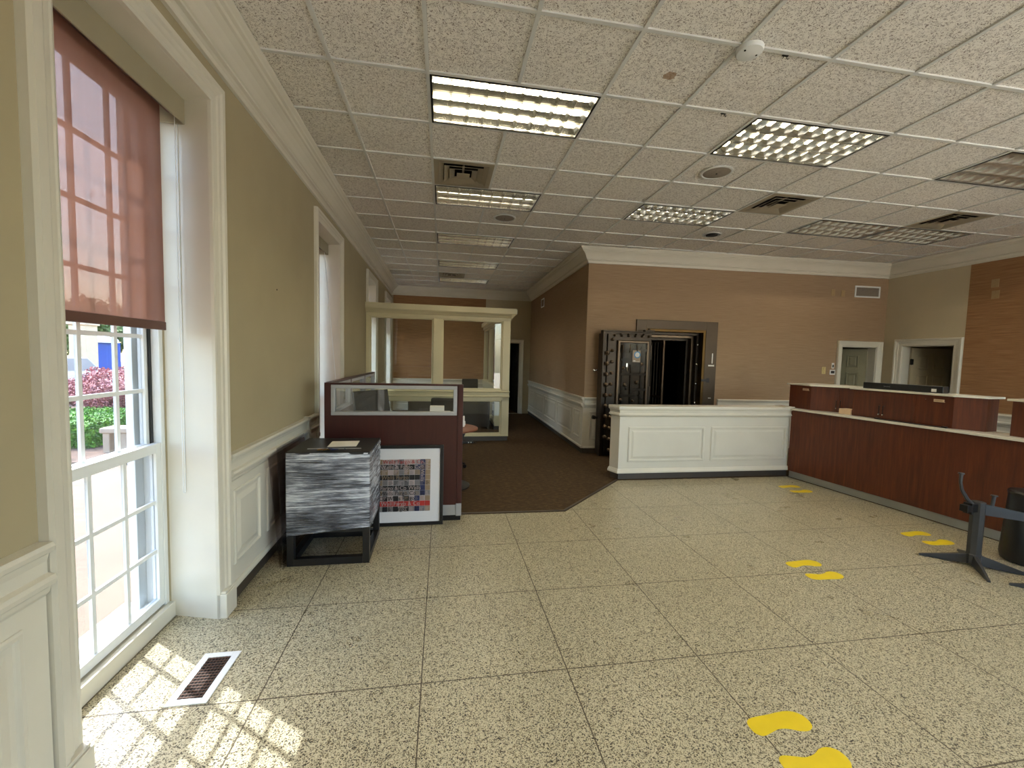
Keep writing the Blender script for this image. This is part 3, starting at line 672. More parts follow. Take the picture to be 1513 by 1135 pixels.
b.box(x0, x1, -.006, d, z0, z0 + f); b.box(x0, x1, -.006, d, z1 - f, z1); b.box(x0, x0 + f, -.006, d, z0 + f, z1 - f); b.box(x1 - f, x1, -.006, d, z0 + f, z1 - f); wf = obj('window_frame', b, M['alu'], parent=cu, bevel=.003)
b = MB(); b.box(x0 + f, x1 - f, .025, .031, z0 + f, z1 - f); obj('glass_pane', b, M['pglass'], parent=cu)
b = MB(); b.box(0.01, w - .05, -.004, d, .055, .16); b.box(w - .05, w + .004, -.014, d, .05, .175); obj('kick_strip', b, M['alu'], parent=cu, bevel=.003)
b = MB(); b.box(.01, w - .002, .005, d - .005, .0, .055); obj('plinth', b, M['black'], parent=cu)
SX, SY0, SY1 = -1.06, 4.20, 6.78
cs = thing('cubicle_partition', 'cubicle side panel beside the left wall with three small top windows', 'cubicle panel', (SX, SY0, .008), 0, 'cubicle panels'); l = SY1 - SY0
b = MB(); b.box(-.025, .025, 0, l, .02, 1.04); b.box(-.025, .025, 0, l, 1.335, 1.355)
for k in range(4): yy = l * k / 3; b.box(-.025, .025, max(0, yy - .03), min(l, yy + .03), 1.04, 1.335)
obj('panel', b, M['mahogany'], parent=cs)
for k in range(3):
    y0, y1 = l * k / 3 + .03, l * (k + 1) / 3 - .03; f = .03; b = MB(); b.box(-.028, .028, y0, y1, 1.04, 1.04 + f); b.box(-.028, .028, y0, y1, 1.335 - f, 1.335); b.box(-.028, .028, y0, y0 + f, 1.07, 1.305); b.box(-.028, .028, y1 - f, y1, 1.07, 1.305); wf = obj('window_frame', b, M['alu'], parent=cs)
    b = MB(); b.box(-.003, .003, y0 + f, y1 - f, 1.07, 1.305); obj('glass_pane', b, M['pglass'], parent=wf)
desk('cubicle_desk', 'dark cubicle desk along the inner side of the glazed panel', -1.02, -.40, 4.25, 6.5, .74, M['mahogany'], M['mahogany'])
# leaning flat screen on the cubicle desk
t = thing('computer_monitor', 'black flat monitor on a stand behind the cubicle window', 'monitor', (-.80, 5.25, .742), math.radians(52))
b = MB(); Mx = Matrix.Rotation(math.radians(-10), 4, 'X'); b.box(-.27, .27, -.02, .02, .12, .46, Mx); obj('screen_case', b, M['black'], parent=t, bevel=.006)
b = MB(); b.box(-.255, .255, -.022, -.0205, .135, .445, Mx); obj('screen', b, M['pblack'], parent=t)
b = MB(); b.box(-.03, .03, 0, .025, .0, .2); obj('stand_neck', b, M['black'], parent=t); b = MB(); b.box(-.12, .12, -.08, .10, 0, .012); obj('stand_base', b, M['black'], parent=t, bevel=.004)
# round table with boxes
t = thing('round_table', 'round brown meeting table just inside the cubicle opening', 'table', (.10, 5.25, .008))
b = MB(); b.lathe([(.01, .715), (.33, .715), (.35, .722), (.35, .738), (.34, .742), (.01, .742)], n=48); obj('tabletop', b, M['tablewood'], parent=t, smooth=True)
b = MB(); b.tube([(0, 0, .03), (0, 0, .72)], .035, 16); obj('pedestal', b, M['black'], parent=t, smooth=True); b = MB(); b.lathe([(.26, 0), (.26, .012), (.05, .035), (.01, .035)], n=32); obj('table_base', b, M['black'], parent=t, smooth=True)
t = thing('card_box', 'white box standing on the round table at the cubicle opening', 'box', (.215, 5.32, .75)); b = MB(); b.box(-.07, .07, -.05, .05, 0, .13); obj('carton', b, M['paper'], parent=t, bevel=.003); b = MB(); b.box(.02, .078, -.055, -.02, .02, .07); obj('flap', b, M['paper'], parent=t)
t = thing('leaflet_holder', 'clear acrylic leaflet holder standing on the white box', 'leaflet holder', (.215, 5.32, .881)); b = MB(); b.box(-.04, .055, .02, .024, 0, .13); b.box(-.04, .055, -.02, -.016, 0, .09); b.box(-.04, .055, -.016, .02, 0, .004); b.box(-.04, -.036, -.016, .02, .004, .09); b.box(.051, .055, -.016, .02, .004, .09); obj('holder', b, M['acrylic'], parent=t)
for k, (x, y, z, w_, d_, h_, l_) in enumerate(((-.02, 5.42, .75, .26, .22, .17, 'lower white paper stack on the round table behind the cubicle window'), (-.06, 5.44, .921, .18, .16, .07, 'smaller white carton topmost on the paper stack behind the cubicle window'))):
    b = MB(); b.box(-w_ / 2, w_ / 2, -d_ / 2, d_ / 2, 0, h_); tag(obj('paper_stack', b, M['paper'], loc=(x, y, z), bevel=.003), l_, 'paper', 'paper on the round table')
office_chair((.10, 6.2, .008), math.radians(172), 'black office chair behind the cubicle window next to the paper stack')
t = thing('power_strip', 'black power strip with white sockets on the carpet by the glass office', 'power strip', (.50, 7.83, .008), math.radians(3)); b = MB(); b.box(-.14, .09, -.03, .03, 0, .04); obj('casing', b, M['black'], parent=t, bevel=.008)
for x in (.0, .045): b = MB(); b.lathe([(.011, 0), (.011, .003), (.002, .003)], n=12, M=Matrix.Rotation(PI / 2, 4, 'X')); b.v = [(a + x, c - .03, e + .022) for a, c, e in b.v]; obj('socket', b, M['white'], parent=t)
b = MB(); b.tube([(.09, 0, .02), (.13, -.02, .008), (.15, .02, .006), (.13, .07, .006), (.05, .09, .006), (-.14, .08, .006)], .004, 6); obj('cord', b, M['black'], parent=t, smooth=True)

# ---------------------------------------------------------------- wrapped display stand
BX0, BX1, BY0, BY1, BZ = -1.150, -.547, 3.34, 3.90, .884
t = thing('display_pedestal', 'black cube pedestal wrapped in silvery stretch film on an open black frame', 'pedestal', ((BX0 + BX1) / 2, (BY0 + BY1) / 2, 0)); w, d = (BX1 - BX0) / 2, (BY1 - BY0) / 2
b = MB(); b.box(-w + .004, w - .004, -d + .004, d - .004, .30, BZ - .003); obj('cabinet', b, M['blackmatte'], parent=t, bevel=.003)
b = MB(); b.box(-w - .003, w + .003, -d - .003, d + .003, BZ - .02, BZ); obj('top_board', b, M['black'], parent=t, bevel=.003)
b = MB(); s = .05
for x in (-w, w - s):
    for y in (-d, d - s): b.box(x, x + s, y, y + s, 0, .31)
b.box(-w + s, w - s, -d, -d + s, 0, .055); b.box(-w + s, w - s, d - s, d, 0, .055); b.box(-w, -w + s, -d + s, d - s, 0, .055); b.box(w - s, w, -d + s, d - s, 0, .055); b.box(-w + s, w - s, -d, -d + s, .255, .31); b.box(-w + s, w - s, d - s, d, .255, .31); b.box(-w, -w + s, -d + s, d - s, .255, .31); b.box(w - s, w, -d + s, d - s, .255, .31)
obj('base_frame', b, M['blackwood'], parent=t, bevel=.002)
b = MB(); N, K = 40, 44; loop = []
for k in range(N): loop.append((-w + 2 * w * k / N, -d, 0, -1))
for k in range(N): loop.append((w, -d + 2 * d * k / N, 1, 0))
for k in range(N): loop.append((w - 2 * w * k / N, d, 0, 1))
for k in range(N): loop.append((-w, d - 2 * d * k / N, -1, 0))
vs = []; rows = [[R.random() for _ in range(K + 1)] for _ in range(5)]
for i, (x, y, nx, ny) in enumerate(loop):
    fx = (x + w) / (2 * w); zb = .242 + .05 * fx
    for k in range(K + 1):
        z = zb + (BZ - .006 - zb) * k / K
        a = .004 + .0022 * math.sin(k * 1.9 + 2.5 * math.sin(i * .13)) + .0018 * math.sin(k * 3.1 + i * .21) + .0015 * math.sin(i * .5 + k * .3)
        if i % N == 0: a = .002
        vs.append((x + nx * a, y + ny * a, z))
n = len(loop); b.add(vs, [(i * (K + 1) + k, ((i + 1) % n) * (K + 1) + k, ((i + 1) % n) * (K + 1) + k + 1, i * (K + 1) + k + 1) for i in range(n) for k in range(K)])
fo = obj('stretch_film', b, M['film'], parent=t, smooth=True)
b = MB(); Mx = Matrix.Rotation(.06, 4, 'Z'); b.box(-.11, .11, -.11, .11, 0, .002, Mx); t = tag(obj('paper_sheet', b, M['paper'], loc=(-.80, 3.64, BZ + .0005)), 'white paper sheet lying on the black wrapped pedestal', 'paper')
b = MB(); b.box(-.20, .20, -.008, .008, 0, .004); tag(obj('metal_rod', b, M['alu'], loc=(-.83, 3.455, BZ + .0005)), 'flat grey metal strip lying on the pedestal in front of the paper', 'strip')
t = thing('tool_bag', 'small clear bag of blue and brass hardware on the pedestal front edge', 'bag', (-.80, 3.41, BZ + .0005)); b = MB()
for k in range(9): a = R.uniform(0, 3); x, y = R.uniform(-.12, .08), R.uniform(-.03, .02); b.tube([(x, y, .006), (x + .04 * math.cos(a), y + .02 * math.sin(a), .008)], .004, 6)
obj('screws', b, M['navy'], parent=t); b = MB(); b.tube([(-.14, -.02, .006), (-.09, .0, .008), (-.05, -.02, .006)], .006, 6); b.tube([(-.10, -.03, .006), (-.06, -.01, .01)], .005, 6); obj('bracket', b, M['brass'], parent=t)

# acrylic sheets leaning on the wall
def lean(name, label, y0, y1, xb, xt, h, mat, y0t, shift, th=.005, cat='acrylic sheet'):
    b = MB(); A = [(xb, y0, 0), (xb + th, y0, 0), (xb + th, y1, 0), (xb, y1, 0)]; B = [(xt, y0t, h), (xt + th, y0t, h + .001), (xt + th, y1 + shift, h + .001), (xt, y1 + shift, h)]
    b.hexa(A, B); o = obj(name, b, mat); tag(o, label, cat, 'acrylic sheets leaning on the wall'); return o
lean('acrylic_sheet', 'clear acrylic sheet leaning on the wainscot left of the wrapped pedestal', 3.31, 3.98, -1.165, -1.272, .885, M['acrylic'], 3.50, .17)
lean('acrylic_sheet', 'smoky brown acrylic sheet leaning on the wainscot behind the clear one', 3.34, 4.05, -1.20, -1.283, .84, M['smoke'], 3.36, .14)

# framed picture
t = thing('framed_picture', 'black framed square print of woven lettered strips leaning on the cubicle panel', 'picture', (-.348, 4.055, 0)); Mx = Matrix.Rotation(math.radians(-5), 4, 'X'); w = .372
def xf(b): b.v = [tuple(Mx @ Vector(v)) for v in b.v]; return b
b = MB(); f = .032
b.box(-w, w, -.014, .014, 0, f); b.box(-w, w, -.014, .014, .77 - f, .77); b.box(-w, -w + f, -.014, .014, f, .77 - f); b.box(w - f, w, -.014, .014, f, .77 - f); obj('frame', xf(b), M['blackwood'], parent=t, bevel=.003)
b = MB(); b.box(-w + f, w - f, -.002, .008, f, .77 - f); obj('mat_board', xf(b), M['mat'], parent=t)
b = MB(); n = 10; S = .50; px0 = w - .124 - S; pz0 = .135; cs_ = S / n
cols = [M['pgrey'], M['pblack'], M['ptan'], M['navy'], M['red'], M['ppink']]
vert = [2, 1, 5, 1, 0, 1, 5, 3, 3, 2]; hor = [0, 4, 5, 0, 1, 0, 1, 2, 1, 5]
for i in range(n):
    for j in range(n):
        over = (i + j) % 2 == 0; k = hor[j] if over or j in (1, 4, 6) else vert[i]
        if i > 7 and j > 3: k = 3 if i == 8 else 2
        b.mi = k; x = px0 + i * cs_; z = pz0 + j * cs_; e = .0025 if k == hor[j] else .003
        b.box(x + .001, x + cs_ - .001, -.002 - e, -.002, z + .001, z + cs_ - .001)
        if j not in (1, 4, 6):   # small check patterns of tiny type
            b.mi = R.choice([0, 2, 5, 1])
            for q in range(3): zz = z + .008 + q * .013; b.box(x + .005, x + cs_ - .006 - R.random() * .02, -.0062, -.005, zz, zz + .005)
pr = obj('print', xf(b), cols, parent=t)
def text_mesh(name, s, size, parent, mat, pos, rx=PI / 2, rz=0, ry=0, xform=None, ext=.0006, align='LEFT'):
    c = bpy.data.curves.new(name, 'FONT'); c.body = s; c.size = size; c.extrude = ext; c.resolution_u = 2; c.align_x = align
    o = bpy.data.objects.new(name, c); COL.objects.link(o); dg = bpy.context.evaluated_depsgraph_get(); me = bpy.data.meshes.new_from_object(o.evaluated_get(dg)); bpy.data.objects.remove(o); bpy.data.curves.remove(c)
    m = Matrix.Translation(Vector(pos)) @ Matrix.Rotation(rz, 4, 'Z') @ Matrix.Rotation(rx, 4, 'X') @ Matrix.Rotation(ry, 4, 'Z')
    if xform: m = xform @ m
    me.transform(m); me.materials.clear(); me.materials.append(mat); o = bpy.data.objects.new(name, me); COL.objects.link(o); o.parent = parent; return o
for (s, row, mt, dx) in (('Wells Fargo', 6, M['ptan'], .04), ('Fargo & Co Wells', 4, M['ppink'], .03), ('Well Fargo & Co', 1, M['ppink'], .04), ('Wells Fargo & Co', 9, M['red'], .05), ('Wells & Fargo Cx', 8, M['ppink'], .03), ('Co Wells Fargo', 2, M['pblack'], .02), ('& Fargo', 0, M['pblack'], .10), ('Wells Fargo Co', 3, M['pblack'], .03)):
    text_mesh('lettering', s, .052, pr, mt, (px0 + dx, -.0068, pz0 + row * cs_ + .009), xform=Mx)
for (s, col_, mt) in (('Co Wells', 8, M['ppink']), ('Fargo', 5, M['ppink']), ('Wells', 3, M['ppink'])):
    text_mesh('lettering', s, .05, pr, mt, (px0 + col_ * cs_ + .008, -.0072, pz0 + .48), ry=-PI / 2, xform=Mx)

# ---------------------------------------------------------------- floor register
t = thing('floor_register', 'white framed floor vent with brown grille below the big window', 'floor vent', (-1.148, 2.225, 0), math.radians(0))
b = MB()
for (x0, x1, y0, y1) in ((-.09, -.055, -.175, .175), (.055, .09, -.175, .175), (-.055, .055, -.175, -.14), (-.055, .055, .14, .175)): b.box(x0, x1, y0, y1, 0, .006)
obj('frame', b, M['white'], parent=t, bevel=.002)
b = MB(); b.box(-.055, .055, -.14, .14, .0005, .002); obj('duct', b, M['ventdark'], parent=t)
b = MB()
for k in range(14): y = -.14 + .28 * (k + .5) / 14; b.box(-.055, .055, y - .0025, y + .0025, .002, .0055)
for k in range(7): x = -.055 + .11 * (k + .5) / 7; b.box(x - .001, x + .001, -.14, .14, .002, .005)
obj('grille', b, simple('brown_register_grille', srgb(84, 60, 48), .5, metal=.3), parent=t)

# ---------------------------------------------------------------- footprints
def foot(mirror):
    b = MB(); pts = [(-.150, .0), (-.143, .026), (-.115, .040), (-.07, .045), (-.02, .048), (.03, .053), (.075, .055), (.115, .048), (.143, .028), (.151, .0), (.143, -.026), (.112, -.042), (.07, -.040), (.03, -.026), (-.02, -.020), (-.07, -.032), (-.115, -.041), (-.142, -.028)]
    # smooth outline
    q = []
    n = len(pts)
    for i in range(n):
        p0, p1, p2, p3 = (Vector(pts[(i + k) % n]) for k in (-1, 0, 1, 2))
        for u in (0, .33, .66): q.append(.5 * ((2 * p1) + (p2 - p0) * u + (2 * p0 - 5 * p1 + 4 * p2 - p3) * u * u + (3 * p1 - p0 - 3 * p2 + p3) * u ** 3))
    q = [(p.x, (p.y * 1.12 + .006 * p.x / .15) * mirror) for p in q]
    if mirror > 0: q = q[::-1]
    b.prism(q, 0, .0012); return b
fps = [(1.54, 1.585, 1, 'lone upper footprint of the nearest yellow pair at the bottom of the photo'), (1.545, 1.405, -1, 'lowest yellow footprint, cut by the bottom edge of the photo'),
       (2.96, 2.92, 1, 'far footprint of the yellow pair in the middle of the terrazzo floor'), (2.965, 2.735, -1, 'near footprint of the yellow pair in the middle of the terrazzo floor'),
       (4.63, 3.335, 1, 'far footprint of the yellow pair left of the metal table base'), (4.635, 3.15, -1, 'near footprint of the yellow pair, closest to the metal table base'),
       (4.62, 4.86, 1, 'farthest yellow footprint, by the corner of half wall and counter'), (4.62, 4.67, -1, 'near footprint of the pair by the corner of half wall and counter')]
for x, y, m, l in fps: tag(obj('footprint_sticker', foot(m), M['yellow'], loc=(x, y, .0002), rot=math.radians(-3 if m > 0 else 4)), l, 'floor sticker', 'yellow footprint stickers on the floor')
tf_ = None

# ---------------------------------------------------------------- half wall
hx0, hx1, hy = 2.385, 5.015, 5.34
t = thing('half_wall', 'cream panelled half wall with moulded cap in front of the vault', 'half wall', (hx0, hy, 0)); w = hx1 - hx0
b = MB(); b.prism([(0, 0), (w, 0), (w, .16), (-.06, .16)], .10, .98); obj('body', b, M['trim'], parent=t)
b = MB(); cap = [(0, 1.02), (.05, 1.02), (.055, 1.0), (.05, .975), (.03, .965), (.026, .93), (.04, .915), (.046, .90), (.03, .89), (.012, .875), (0, .87)]
b.sweep(cap, [(-.06, .16), (0, 0), (w, 0)], -1); b.prism([(-.03, -.0), (w, 0), (w, .19), (-.09, .19)], .97, 1.02); b.sweep([(0, .155), (.012, .155), (.035, .12), (.035, .10), (0, .10)], [(-.06, .16), (0, 0), (w, 0)], -1); obj('cap_moulding', b, M['trim'], parent=t)
for a, c in ((.13, 1.27), (1.37, w - .05)):
    b = MB(); b.rings([(0, 0), (0, .008), (.012, .014), (.03, .012), (.034, 0)], a, c, .25, .735); b.add([(x, 0, z) for x, z in ((a + .05, .30), (c - .05, .30), (c - .05, .685), (a + .05, .685))] + [(x, -.010, z) for x, z in ((a + .075, .325), (c - .075, .325), (c - .075, .66), (a + .075, .66))], [(0, 1, 5, 4), (1, 2, 6, 5), (2, 3, 7, 6), (3, 0, 4, 7), (4, 5, 6, 7)]); obj('panel', b, M['trim'], parent=t)
b = MB(); b.prism([(.01, .01), (w, .01), (w, .15), (-.045, .15)], 0, .10); obj('base_board', b, M['base'], parent=t)
b = MB(); b.prism([(w - .17, -.075), (w - .005, -.075), (w - .005, .17), (w - .12, .17)], 1.0205, 1.032); obj('stone_slab', b, M['stone'], parent=t, bevel=.002)

# ---------------------------------------------------------------- teller counter
CF = Frame((5.003, 5.253), (5.287, 2.93))      # local x from far to near, local y = away from the viewer
CL = 5.4
t = thing('teller_counter', 'long cherry wood teller counter with white top and grey kick board', 'counter', CF.at(0), CF.rot)
b = MB(); b.box(-.055, CL, .0, .03, .10, .985); b.box(0, CL, .03, .62, .10, .12)
for k in range(5): xx = k * 1.3; b.box(xx, xx + .025, .03, .55, .12, .985)
obj('front_panel', b, M['cherry'], parent=t)
b = MB(); b.box(-.06, CL, -.045, .34, .985, 1.012); obj('counter_top', b, M['stone'], parent=t, bevel=.003)
b = MB(); b.box(-.04, CL, .012, .03, 0, .10); obj('kick_board', b, M['greykick'], parent=t)
b = MB(); b.box(.0, CL, .34, .95, .74, .77); obj('work_surface', b, M['stone'], parent=t, bevel=.003)
b = MB()
for k in range(5): xx = k * 1.3; b.box(xx, xx + .42, .36, .92, .02, .74)
obj('pedestal', b, M['cherry'], parent=t)

def teller_cab(label, poly, z0=1.012, z1=1.345, over=.03, doors=(), plate=None, lock=None):
    # poly ccw in counter local coords
    c = Vector((sum(p[0] for p in poly) / len(poly), sum(p[1] for p in poly) / len(poly)))
    t = thing('teller_cabinet', label, 'cabinet', CF.at(c.x, c.y, z0), CF.rot, 'cherry cabinets on the teller counter'); P = [(p[0] - c.x, p[1] - c.y) for p in poly]
    b = MB(); b.prism(P, 0, z1 - z0); body = obj('body', b, M['cherry'], parent=t, bevel=.002)
    n = len(P); Q = []
    for i in range(n):
        p0, p1, p2 = Vector(P[i - 1]), Vector(P[i]), Vector(P[(i + 1) % n]); a = (p1 - p0).normalized(); e = (p2 - p1).normalized(); na = Vector((a.y, -a.x)); ne = Vector((e.y, -e.x)); k = (na + ne) / (1 + na.dot(ne)); Q.append(tuple(p1 + k * over))
    b = MB(); b.prism(Q, z1 - z0, z1 - z0 + .02); obj('cabinet_top', b, M['stone'], parent=t, bevel=.003)
    for (i, u0, u1, nm) in doors:      # handles on face i
        p, q = Vector(P[i]), Vector(P[(i + 1) % n]); e = (q - p); Ln = e.length; e.normalize(); nn = Vector((e.y, -e.x))
        um = (u0 + u1) / 2
        for s, (ua, ub) in enumerate(((u0, um - .001), (um + .001, u1))):
            b = MB(); Mx = Matrix.Translation(Vector((p.x, p.y, 0))) @ Matrix.Rotation(math.atan2(e.y, e.x), 4, 'Z'); b.box(ua, ub, -.012, 0.0, .012, z1 - z0 - .012, Mx); d = obj('door', b, M['cherry'], parent=t, bevel=.001)
            hx = um - .022 if s == 0 else um + .022; b = MB(); b.tube([Mx @ Vector((hx, -.012, .06)), Mx @ Vector((hx, -.035, .06)), Mx @ Vector((hx, -.035, .16)), Mx @ Vector((hx, -.012, .16))], .004, 8); b.sphere(Mx @ Vector((hx, -.036, .06)), .007, 8); obj('handle', b, M['darkmetal'], parent=d, smooth=True); b = MB(); b.sphere(Mx @ Vector((hx, -.040, .055)), .008, 8); obj('handle_tip', b, M['chrome'], parent=d, smooth=True)
    if plate:
        i, u = plate; p, q = Vector(P[i]), Vector(P[(i + 1) % n]); e = (q - p).normalized(); Mx = Matrix.Translation(Vector((p.x, p.y, 0))) @ Matrix.Rotation(math.atan2(e.y, e.x), 4, 'Z'); b = MB(); b.box(u - .045, u + .045, -.018, -.012, .265, .295, Mx); b.box(u - .045, u + .045, -.018, 0, .265, .27, Mx); pl = obj('sticker', b, M['wbox'], parent=t); b = MB()
        for k in range(6): b.box(u - .036 + k * .012, u - .029 + k * .012, -.0188, -.018, .274, .287, Mx)
        obj('print', b, M['tan'], parent=pl)
        b = MB(); b.lathe([(.005, 0), (.005, .004), (.001, .004)], n=10, M=Matrix.Rotation(PI / 2, 4, 'X')); b.v = [tuple(Mx @ Vector((a + u - .12, c_ - .011, e_ + .285))) for a, c_, e_ in b.v]; obj('lock', b, M['chrome'], parent=t)
    return t
teller_cab('cherry teller cabinet with white top at the far left end of the counter', [(-.17, .08), (.17, .06), (.60, .28), (.60, .60), (-.17, .60)], plate=(0, .27), doors=((1, .16, .47, ''),))
teller_cab('cherry teller cabinet in the middle of the counter carrying the black long box', [(.70, .10), (1.72, .06), (1.93, .16), (1.93, .34), (.70, .34)], doors=((0, .03, .68, ''),), plate=(0, .90))
teller_cab('cherry teller cabinet cut by the right edge of the photo', [(2.13, .10), (2.35, .06), (3.3, .06), (3.3, .34), (2.13, .34)], doors=((1, .03, .68, ''),))
b = MB(); b.box(-.07, .07, -.06, .06, 0, .07); tag(obj('card_box', b, M['wbox'], loc=CF.at(.62, .14, 1.0125), rot=CF.rot, bevel=.002), 'small cream box on the counter between the first two cabinets', 'box')
t = thing('monitor_box', 'long black box lying on the middle teller cabinet', 'box', CF.at(1.16, .22, 1.3655), CF.rot); b = MB(); b.box(-.40, .40, -.05, .05, 0, .075); obj('casing', b, M['black'], parent=t, bevel=.004)
b = MB(); b.box(.30, .345, -.0515, -.050, .012, .045); obj('sticker', b, M['paper'], parent=t); b = MB(); b.tube([(-.17, -.051, .03), (-.13, -.051, .042), (-.10, -.051, .03)], .002, 6); b.tube([(-.17, -.051, .045), (-.13, -.051, .033), (-.10, -.051, .045)], .002, 6); obj('print', b, M['pgrey'], parent=t)
t = thing('pen_tray', 'thin black strip lying on the counter below the middle cabinet', 'tray', CF.at(1.36, .02, 1.0125), CF.rot); b = MB(); b.box(-.34, .34, -.015, .015, 0, .008); obj('strip', b, M['black'], parent=t, bevel=.002); b = MB(); b.box(-.34, -.30, -.018, .018, .008, .016); b.box(.30, .34, -.018, .018, .008, .016); obj('end_cap', b, M['black'], parent=t)
b = MB(); Mx = Matrix.Rotation(.3, 4, 'Y'); b.box(-.14, .14, -.09, .09, 0, .05, Mx); 
tag(obj('pillow_pack', b, M['paper'], loc=CF.at(2.62, .2, 1.41), rot=CF.rot, bevel=.02), 'white soft pack on the cabinet at the right edge', 'pack')

# ---------------------------------------------------------------- table bases and bin
def table_base(loc, rot, label):
    t = thing('table_base', label, 'table base', loc, rot, 'bare charcoal table bases')
    b = MB(); b.lathe([(.046, .03), (.046, .54), (.042, .545), (.01, .545)], n=8); obj('column', b, M['steel'], parent=t)
    b = MB(); b.lathe([(.05, .025), (.05, .10), (.046, .105)], n=8); obj('hub', b, M['steel'], parent=t)
    for k in range(4):
        a = PI / 4 + k * PI / 2; Mx = Matrix.Rotation(a, 4, 'Z'); b = MB()
        b.hexa([Mx @ Vector(v) for v in ((.03, -.022, .015), (.33, -.010, .0), (.33, .010, .0), (.03, .022, .015))], [Mx @ Vector(v) for v in ((.03, -.014, .10), (.33, -.006, .016), (.33, .006, .016), (.03, .014, .10))]); obj('leg', b, M['steel'], parent=t, bevel=.002)
    for k in range(4):
        a = PI / 4 + k * PI / 2 + .5; Mx = Matrix.Rotation(a, 4, 'Z'); b = MB(); pts = [Mx @ Vector(v) for v in ((.03, 0, .50), (.09, 0, .56), (.14, 0, .64), (.155, 0, .70), (.155, 0, .77))]
        b.tube(pts, [.02, .015, .012, .011, .013], 8); b.lathe([(.02, .77), (.02, .78), (.001, .78)], c=Mx @ Vector((.155, 0, 0)), n=12); 
        if k in (1,): obj('arm', b, M['steel'], parent=t, smooth=True)
    for a in (-.46,):
        Mx = Matrix.Rotation(a, 4, 'Z'); b = MB(); b.hexa([Mx @ Vector(v) for v in ((.03, -.02, .44), (.50, -.012, .40), (.50, .012, .40), (.03, .02, .44))], [Mx @ Vector(v) for v in ((.03, -.014, .53), (.50, -.008, .45), (.50, .008, .45), (.03, .014, .53))]); b.tube([Mx @ Vector((.09, 0, .50)), Mx @ Vector((.10, 0, .60))], [.014, .012], 8); b.lathe([(.022, .60), (.022, .608), (.001, .608)], c=Mx @ Vector((.10, 0, 0)), n=12); obj('arm', b, M['steel'], parent=t)
    b = MB(); b.box(-.10, -.03, -.02, .02, .46, .53); b.box(-.165, -.10, -.028, .028, .47, .525); b.box(-.12, -.10, -.03, .03, .45, .54); obj('clamp', b, M['darkmetal'], parent=t, bevel=.003)
    return t
tb = table_base((4.40, 2.735, 0), .06, 'bare charcoal four footed table base in front of the counter')
dup(tb, (4.53, 2.21, 0), 'second bare table base cut by the right edge of the photo', rot=.0)
t = thing('waste_bin', 'black rounded bin at the right edge in front of the counter', 'bin', (4.95, 2.72, 0)); b = MB(); b.lathe([(.135, .0), (.155, .012), (.165, .06), (.150, .35), (.140, .58), (.130, .60), (.122, .58), (.118, .1)], n=40); obj('body', b, M['black'], parent=t, smooth=True)
b = MB(); b.lathe([(.142, .575), (.146, .60), (.138, .612), (.10, .62), (.01, .622)], n=40); obj('lid', b, M['black'], parent=t, smooth=True)

# ---------------------------------------------------------------- vault
V0, V1, VZ = 1.06, 2.16, 2.20      # opening on the vault wall
t = thing('vault_frame', 'brushed bronze steel frame around the vault doorway', 'vault frame', VW.at(V0), VW.rot); w = V1 - V0
b = MB(); b.box(-.18, 0, -.035, 0, 0, VZ + .15); b.box(w, w + .22, -.035, 0, 0, VZ + .15); b.box(0, w, -.035, 0, VZ, VZ + .15); obj('face_plate', b, M['vaultframe'], parent=t, bevel=.004)
for k, (i, d0, d1) in enumerate(((.0, -.03, .10), (.045, .10, .20), (.09, .20, .30), (.135, .30, .55))):
    b = MB(); e = i + .045; b.box(i - .0, e, d0, d1, 0, VZ - i); b.box(w - e, w - i, d0, d1, 0, VZ - i); b.box(e, w - e, d0, d1, VZ - e, VZ - i)
    obj('jamb_step', b, [M['brass'], M['vault'], M['vaultedge'], M['vault']][k], parent=t, bevel=.004)
for z in (.3, .6, .9, 1.25, 1.6, 1.95):
    b = MB(); b.lathe([(.018, 0), (.018, .012), (.008, .02), (.001, .02)], n=14, M=Matrix.Rotation(PI / 2, 4, 'X')); b.v = [(a + w - .07, c + .10, e + z) for a, c, e in b.v]; obj('bolt_socket', b, M['chrome'], parent=t, smooth=True)
b = MB(); b.box(w + .05, w + .10, -.045, -.035, 1.28, 1.36); b.box(w - .05, w + .05, -.05, -.03, 1.30, 1.34); obj('latch_keeper', b, M['black'], parent=t)
for q in ((w + .13, w + .15, -.0375, -.035, 1.62, 1.80), (w + .07, w + .18, -.0375, -.035, 1.57, 1.595), (w + .10, w + .15, -.0375, -.035, 1.0, 1.01)): b = MB(); b.box(*q); obj('label_strip', b, M['paper'], parent=t)
# vault interior
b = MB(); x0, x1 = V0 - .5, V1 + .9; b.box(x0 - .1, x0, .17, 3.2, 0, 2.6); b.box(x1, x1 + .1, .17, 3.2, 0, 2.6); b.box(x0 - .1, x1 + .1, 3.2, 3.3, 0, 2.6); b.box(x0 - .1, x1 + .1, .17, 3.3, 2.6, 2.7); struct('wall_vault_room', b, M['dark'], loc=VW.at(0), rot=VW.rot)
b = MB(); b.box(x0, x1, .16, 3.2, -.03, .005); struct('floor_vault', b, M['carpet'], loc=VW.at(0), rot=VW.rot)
t = thing('deposit_cabinet', 'dim bronze cabinet of safe deposit boxes inside the vault', 'cabinet', VW.at(V0 + .02, 2.75, .005), VW.rot); b = MB(); b.box(0, .9, 0, .4, 0, 2.1); obj('carcass', b, M['vaultframe'], parent=t); b = MB()
for i in range(4):
    for j in range(14): b.box(.02 + i * .22, .22 + i * .22, -.012, 0, .05 + j * .145, .18 + j * .145)
o = obj('box_doors', b, M['vaultedge'], parent=t, bevel=.002)
